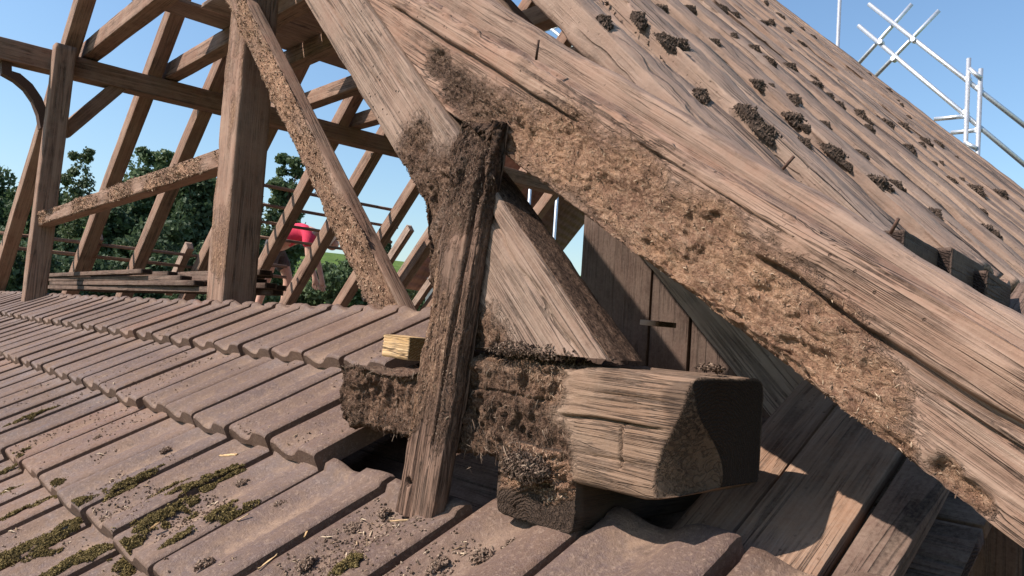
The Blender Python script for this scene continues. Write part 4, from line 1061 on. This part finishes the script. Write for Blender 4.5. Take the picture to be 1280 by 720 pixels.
for s in (-1, 1):
    k = len(bv); fx = -.10 if s < 0 else .10
    bv += [(.0, .10*s, .82, .095), (.06+fx, .11*s, .46, .062), (fx*1.2, .11*s, .12, .045), (fx*1.2, .11*s, .05, .045), (fx*1.2+.16, .12*s, .035, .036)]
    be += [(0, k), (k, k+1), (k+1, k+2), (k+2, k+3), (k+3, k+4)]
    k = len(bv)
    bv += [(.44, .17*s, 1.0, .06), (.47, .20*s, .74, .045), (.55, .17*s, .52, .033), (.57, .165*s, .45, .036)]
    be += [(3, k), (k, k+1), (k+1, k+2), (k+2, k+3)]
    w_ = k+3
    for q, (dx, ln) in enumerate(((-.03, .06), (-.012, .08), (.006, .085), (.024, .075))):
        k = len(bv); bv += [(.57+dx, .165*s, .41, .010), (.575+dx*1.2, .16*s, .41-ln*.5, .009), (.59+dx*1.2, .155*s, .41-ln*.85, .008)]
        be += [(w_, k), (k, k+1), (k+1, k+2)]
    k = len(bv); bv += [(.60, .15*s, .43, .011), (.625, .145*s, .395, .009)]; be += [(w_, k), (k, k+1)]
skin('body', bv, be, 0, M_skin, man)
sv_ = [(.02, 0, .91, .145), (.15, 0, 1.0, .14), (.34, 0, 1.055, .15), (.47, 0, 1.05, .115), (.44, .18, 1.0, .08), (.455, .20, .84, .072), (.44, -.18, 1.0, .08), (.455, -.20, .84, .072)]
skin('shirt', sv_, [(0, 1), (1, 2), (2, 3), (3, 4), (4, 5), (3, 6), (6, 7)], 0, M_shirt, man)
hv = [(.03, 0, .90, .15), (-.02, 0, .84, .15), (-.02, .105, .78, .115), (.05-.06+.0, .112, .55, .10), (-.02, -.105, .78, .115), (.02, -.112, .55, .10)]
hv[3] = (.12, .112, .56, .10); hv[5] = (-.03, -.112, .56, .10)
skin('shorts', hv, [(0, 1), (1, 2), (2, 3), (1, 4), (4, 5)], 1, M_short, man)
skin('hair', [(.59, 0, 1.03, .075), (.66, 0, 1.01, .09), (.73, 0, .965, .075)], [(0, 1), (1, 2)], 1, M_hair, man)
for s in (-1, 1):
    fx = -.12 if s < 0 else .12
    skin('boot', [(fx, .11*s, .15, .056), (fx, .11*s, .05, .055), (fx+.12, .118*s, .04, .047), (fx+.18, .12*s, .035, .04)], [(0, 1), (1, 2), (2, 3)], 0, M_boot, man)
# the plank he stands on
for i in range(3):
    o, _ = timber('scaffold_plank', (6.6, 9.22-.0-.26*i+.1, .0), (2.2, 9.22-.26*i+.1, .0), .24, .04, MW['soffit'], .04, .004, wdir=(0, -1, 0), lres=.4, seed=50+i); tag(o, 'scaffold plank at the far eave under the bent worker', 'plank', 'scaffold planks at the far eave')
s3 = empty('scaffold', (4.4, 9.3, GZ)); tag(s3, 'tube scaffold carrying planks outside the far eave', 'scaffold')
for xx in (2.4, 4.4, 6.4):
    tube('upright', (xx, 9.38, GZ), (xx, 9.38, -.03), .024, M_steel, s3); tube('upright', (xx, 8.72, GZ), (xx, 8.72, -.03), .024, M_steel, s3); tube('transom', (xx, 8.70, -.068), (xx, 9.42, -.068), .024, M_steel, s3)

# ================================================================== TREES AND A NEIGHBOUR'S HOUSE
def mat_leaf(name, a, b_, c_):
    b = NB(name); t = b.attr('tone'); c = b.ramp(t, [(0, a), (.5, b_), (1, c_)])
    b.fin(c, .6, None, .25)
    tr = b.n('ShaderNodeBsdfTranslucent'); b.l(c, tr.inputs[0]); mx = b.n('ShaderNodeMixShader'); mx.inputs[0].default_value = .3
    b.l(b.b.outputs[0], mx.inputs[1]); b.l(tr.outputs[0], mx.inputs[2]); b.l(mx.outputs[0], b.out.inputs[0]); return b.m
LEAF = [mat_leaf('broad_leaf', (.06, .095, .045), (.10, .145, .065), (.16, .205, .095)), mat_leaf('dark_leaf', (.042, .07, .036), (.07, .105, .05), (.11, .15, .07)), mat_leaf('birch_leaf', (.06, .085, .04), (.09, .12, .055), (.13, .16, .08))]
M_bark = plain('bark', (.09, .07, .055), .9, 0, .2, .3, 12, .6)
def limb(V, Q, a, b_, r0, r1):
    a, b_ = np.array(a), np.array(b_); d = nz(b_-a); s = nz(np.cross(d, [.3, .9, .1])); t = np.cross(d, s); k = len(V)
    for c, r in ((a, r0), ((a+b_)/2+s*r0*.5, (r0+r1)/2), (b_, r1)):
        for i in range(6): V.append(c+(s*math.cos(i*math.pi/3)+t*math.sin(i*math.pi/3))*r)
    for j in range(2):
        for i in range(6): Q.append((k+j*6+i, k+j*6+(i+1) % 6, k+(j+1)*6+(i+1) % 6, k+(j+1)*6+i))
def tree(px, top_py, Z, width_px, kind, lab, n=9000, cbot=.25, cone=False, leaf=.16, dens=95, fill=1.0):
    c = ray(px, 380); c = c/(M.T@c)[2]*Z
    t = ray(px, top_py); t = t/(M.T@t)[2]*Z
    gz_ = ground_z(c[0], c[1]); H = t[2]-gz_; W = width_px*Z/960/2
    seed = abs(int(px*7+top_py)); r = np.random.default_rng(seed)
    e = empty('conifer_tree' if cone else 'broadleaf_tree', (c[0], c[1], gz_)); tag(e, lab, 'tree')
    zc = H*(cbot+1)/2; hz = H*(1-cbot)/2
    P = []
    for i in range(dens):
        if cone:
            f = r.random()**.7; rr = W*(1-f)*1.05; a = r.uniform(0, 6.28); ctr = np.array([math.cos(a)*rr*.6, math.sin(a)*rr*.6, H*(cbot+(1-cbot)*f)]); br = np.array([rr*.5+.1, rr*.5+.1, .22])
        else:
            d = r.normal(size=3); d /= np.linalg.norm(d); f = r.random()**.45; ctr = np.array([d[0]*W*.85*f, d[1]*W*.85*f, zc+d[2]*hz*.98*f]); br = np.array([1, 1, .75])*W*r.uniform(.18, .36)
        k = int(2.2*n/dens); d = r.normal(size=(k, 3)); d /= np.linalg.norm(d, axis=1)[:, None]
        P.append(ctr+d*br*(r.random((k, 1))**.4)*(1+.25*fbm(d*3+i, 2, i)[:, None]))
    if not cone:
        k = int(n*1.1); d = r.normal(size=(k, 3)); d /= np.linalg.norm(d, axis=1)[:, None]; f = r.random((k, 1))**.4*(.82+.45*fbm(d*1.6+seed, 3, seed)[:, None])
        q_ = d*np.array([W*.95, W*.95, hz*.95])*f+np.array([0, 0, zc]); q_ = q_[fbm(q_*np.array([1.1, 1.1, 1.1])*2.6/max(W, .5)+seed, 3, seed+2) > -.12]; P.append(q_)
    P = np.concatenate(P); N_ = len(P)
    a = r.normal(size=(N_, 3)); a /= np.linalg.norm(a, axis=1)[:, None]; b_ = np.cross(a, r.normal(size=(N_, 3))); b_ /= np.linalg.norm(b_, axis=1)[:, None]
    s = leaf*.72*r.uniform(.5, 1.3, (N_, 1))
    V = np.stack([P-a*s, P+b_*s*.6, P+a*s, P-b_*s*.6], 1).reshape(-1, 3); Q = np.arange(N_*4).reshape(-1, 4)
    link('crown', mesh_np('crown', V, Q, None, {'tone': np.repeat(np.clip(r.normal(.5, .25, N_), 0, 1), 4)}, False), LEAF[kind], e)
    V, Q = [], []; tr = max(.1, H*.022)
    limb(V, Q, (0, 0, 0), (.1, .05, H*.5), tr, tr*.6); limb(V, Q, (.1, .05, H*.5), (.0, .1, H*.8), tr*.6, tr*.12)
    for i in range(7):
        z0 = H*r.uniform(max(.2, cbot*.9), .75); an = r.uniform(0, 6.28); limb(V, Q, (.05, .05, z0), (math.cos(an)*W*.65, math.sin(an)*W*.65, z0+H*.14), tr*.35, tr*.08)
    link('trunk', mesh_np('trunk', V, Q), M_bark, e)
tree(84, 166, 34, 52, 2, 'slender pale airy birch rising left of the leafy trees', 5000, .25, leaf=.11, dens=34)
tree(178, 166, 36, 92, 0, 'tall round leafy tree between the left-hand rafters', 12000, .10, leaf=.17)
tree(130, 222, 33, 80, 1, 'dark leafy tree low behind the rotten rail', 9000, .05, leaf=.17)
tree(235, 205, 32, 90, 1, 'dense dark tree just left of the gable post', 12000, .05, leaf=.17)
tree(190, 262, 27, 120, 1, 'broad dark shrubby tree low between the far rafters', 11000, .0, leaf=.15)
tree(345, 184, 34, 62, 0, 'leafy tree directly right of the gable post', 10000, .10, leaf=.16)
tree(296, 200, 36, 60, 1, 'dark tree hidden mostly by the gable post', 7000, .1)
tree(478, 288, 42, 34, 1, 'small dark conifer seen between the right-hand rafters', 4500, .1, cone=True, leaf=.13)
tree(440, 306, 46, 70, 0, 'low leafy tree right of the worker', 6000, .05, leaf=.17)
tree(530, 330, 48, 80, 0, 'low leafy tree beside the short rafter pieces', 6000, .05, leaf=.17)
tree(40, 216, 55, 100, 1, 'wooded hillside tree left of the birch', 9000, .05, leaf=.25)
tree(-30, 205, 60, 110, 1, 'wooded hillside tree at the outer left', 8000, .05, leaf=.27)
tree(80, 285, 28, 90, 1, 'dark hedge tree behind the far post', 9000, .0, leaf=.15)
for i, (px, py, wd_) in enumerate(((20, 300, 110), (110, 305, 120), (170, 310, 100), (250, 300, 110), (320, 312, 90), (395, 322, 90), (505, 338, 60))):
    tree(px, py, 23+i % 3*1.7, wd_, 1 if i < 4 else 0, 'bushy hedge tree low beyond the far eave, '+['behind the outer post', 'behind the rail post', 'under the rotten rail', 'just left of the gable post', 'right behind the gable post', 'beside the worker', 'behind the short rafter pieces'][i], 7000, .0, leaf=.13)
# house
hc = ray(760, 330); hc = hc/(M.T@hc)[2]*21; hg = ground_z(hc[0], hc[1])
hs = empty('neighbour_house', (hc[0], hc[1], hg)); tag(hs, 'neighbouring house with red-brown tiled roof and a skylight, glimpsed below the diagonal timber', 'house')
hs.rotation_euler = (0, 0, R(28))
M_rt = NB('red_tiled_roof'); wv = M_rt.n('ShaderNodeTexWave'); M_rt.l(M_rt.coord('Object', (0, 0, 1)), wv.inputs[0]); wv.bands_direction = 'Z'; wv.inputs['Scale'].default_value = 1.6; wv.inputs['Distortion'].default_value = .2
_nn = M_rt.noise(M_rt.coord('Object'), 5, 5)
M_rt = M_rt.fin(M_rt.mix(M_rt.ramp(_nn, [(.35, 0), (.65, 1)]), (.20, .085, .065), (.32, .15, .115)), .85, M_rt.bump(wv.outputs[0], .5, .05), .2)
M_pl = plain('cream_render', (.66, .6, .5), .9, 0, .2, .06, 3, .1); M_gl = plain('window_glass', (.35, .42, .48), .08, 0, .6, .05, 2, 0)
EH, RH = abs(hg)+1.2, abs(hg)+6.4
link('wall', box_mesh('wall', 8, 7, EH, .02), M_pl, hs, Matrix.Translation((0, 0, EH/2)))
V = [(-4.4, -4, EH-.3), (4.4, -4, EH-.3), (4.4, 4, EH-.3), (-4.4, 4, EH-.3), (-4.4, 0, RH), (4.4, 0, RH)]
V += [(a, b_, c+.18) for a, b_, c in V]
rf = link('roof', mesh_np('roof', V, [(6, 7, 11, 10), (8, 9, 10, 11), (0, 4, 5, 1), (2, 5, 4, 3), (0, 1, 7, 6), (2, 3, 9, 8), (1, 5, 11, 7), (5, 2, 8, 11), (3, 4, 10, 9), (4, 0, 6, 10)], None, smooth=False), M_rt, hs)
sk_z = EH+2.4; sl_ = math.atan2(RH-EH+.3, 4)
for xx in (-1.2, 1.6):
    y_ = -4+(sk_z-(EH-.3))/(RH-EH+.3)*4
    sk = link('skylight', box_mesh('skylight', .9, 1.2, .12, .02), M_steel, rf, Matrix.Translation((xx, y_, sk_z+.2))@Matrix.Rotation(sl_, 4, 'X'))
    link('pane', box_mesh('pane', .74, 1.02, .02, .004), M_gl, sk, Matrix.Translation((0, 0, .066)))
for xx in (-2.4, 0, 2.4):
    wf = link('window', box_mesh('window', 1.0, .06, 1.3, .01), M_pl, hs, Matrix.Translation((xx, -3.49, EH-1.3)))
    link('pane', box_mesh('pane', .8, .03, 1.1, .005), M_gl, wf, Matrix.Translation((0, -.03, 0)))
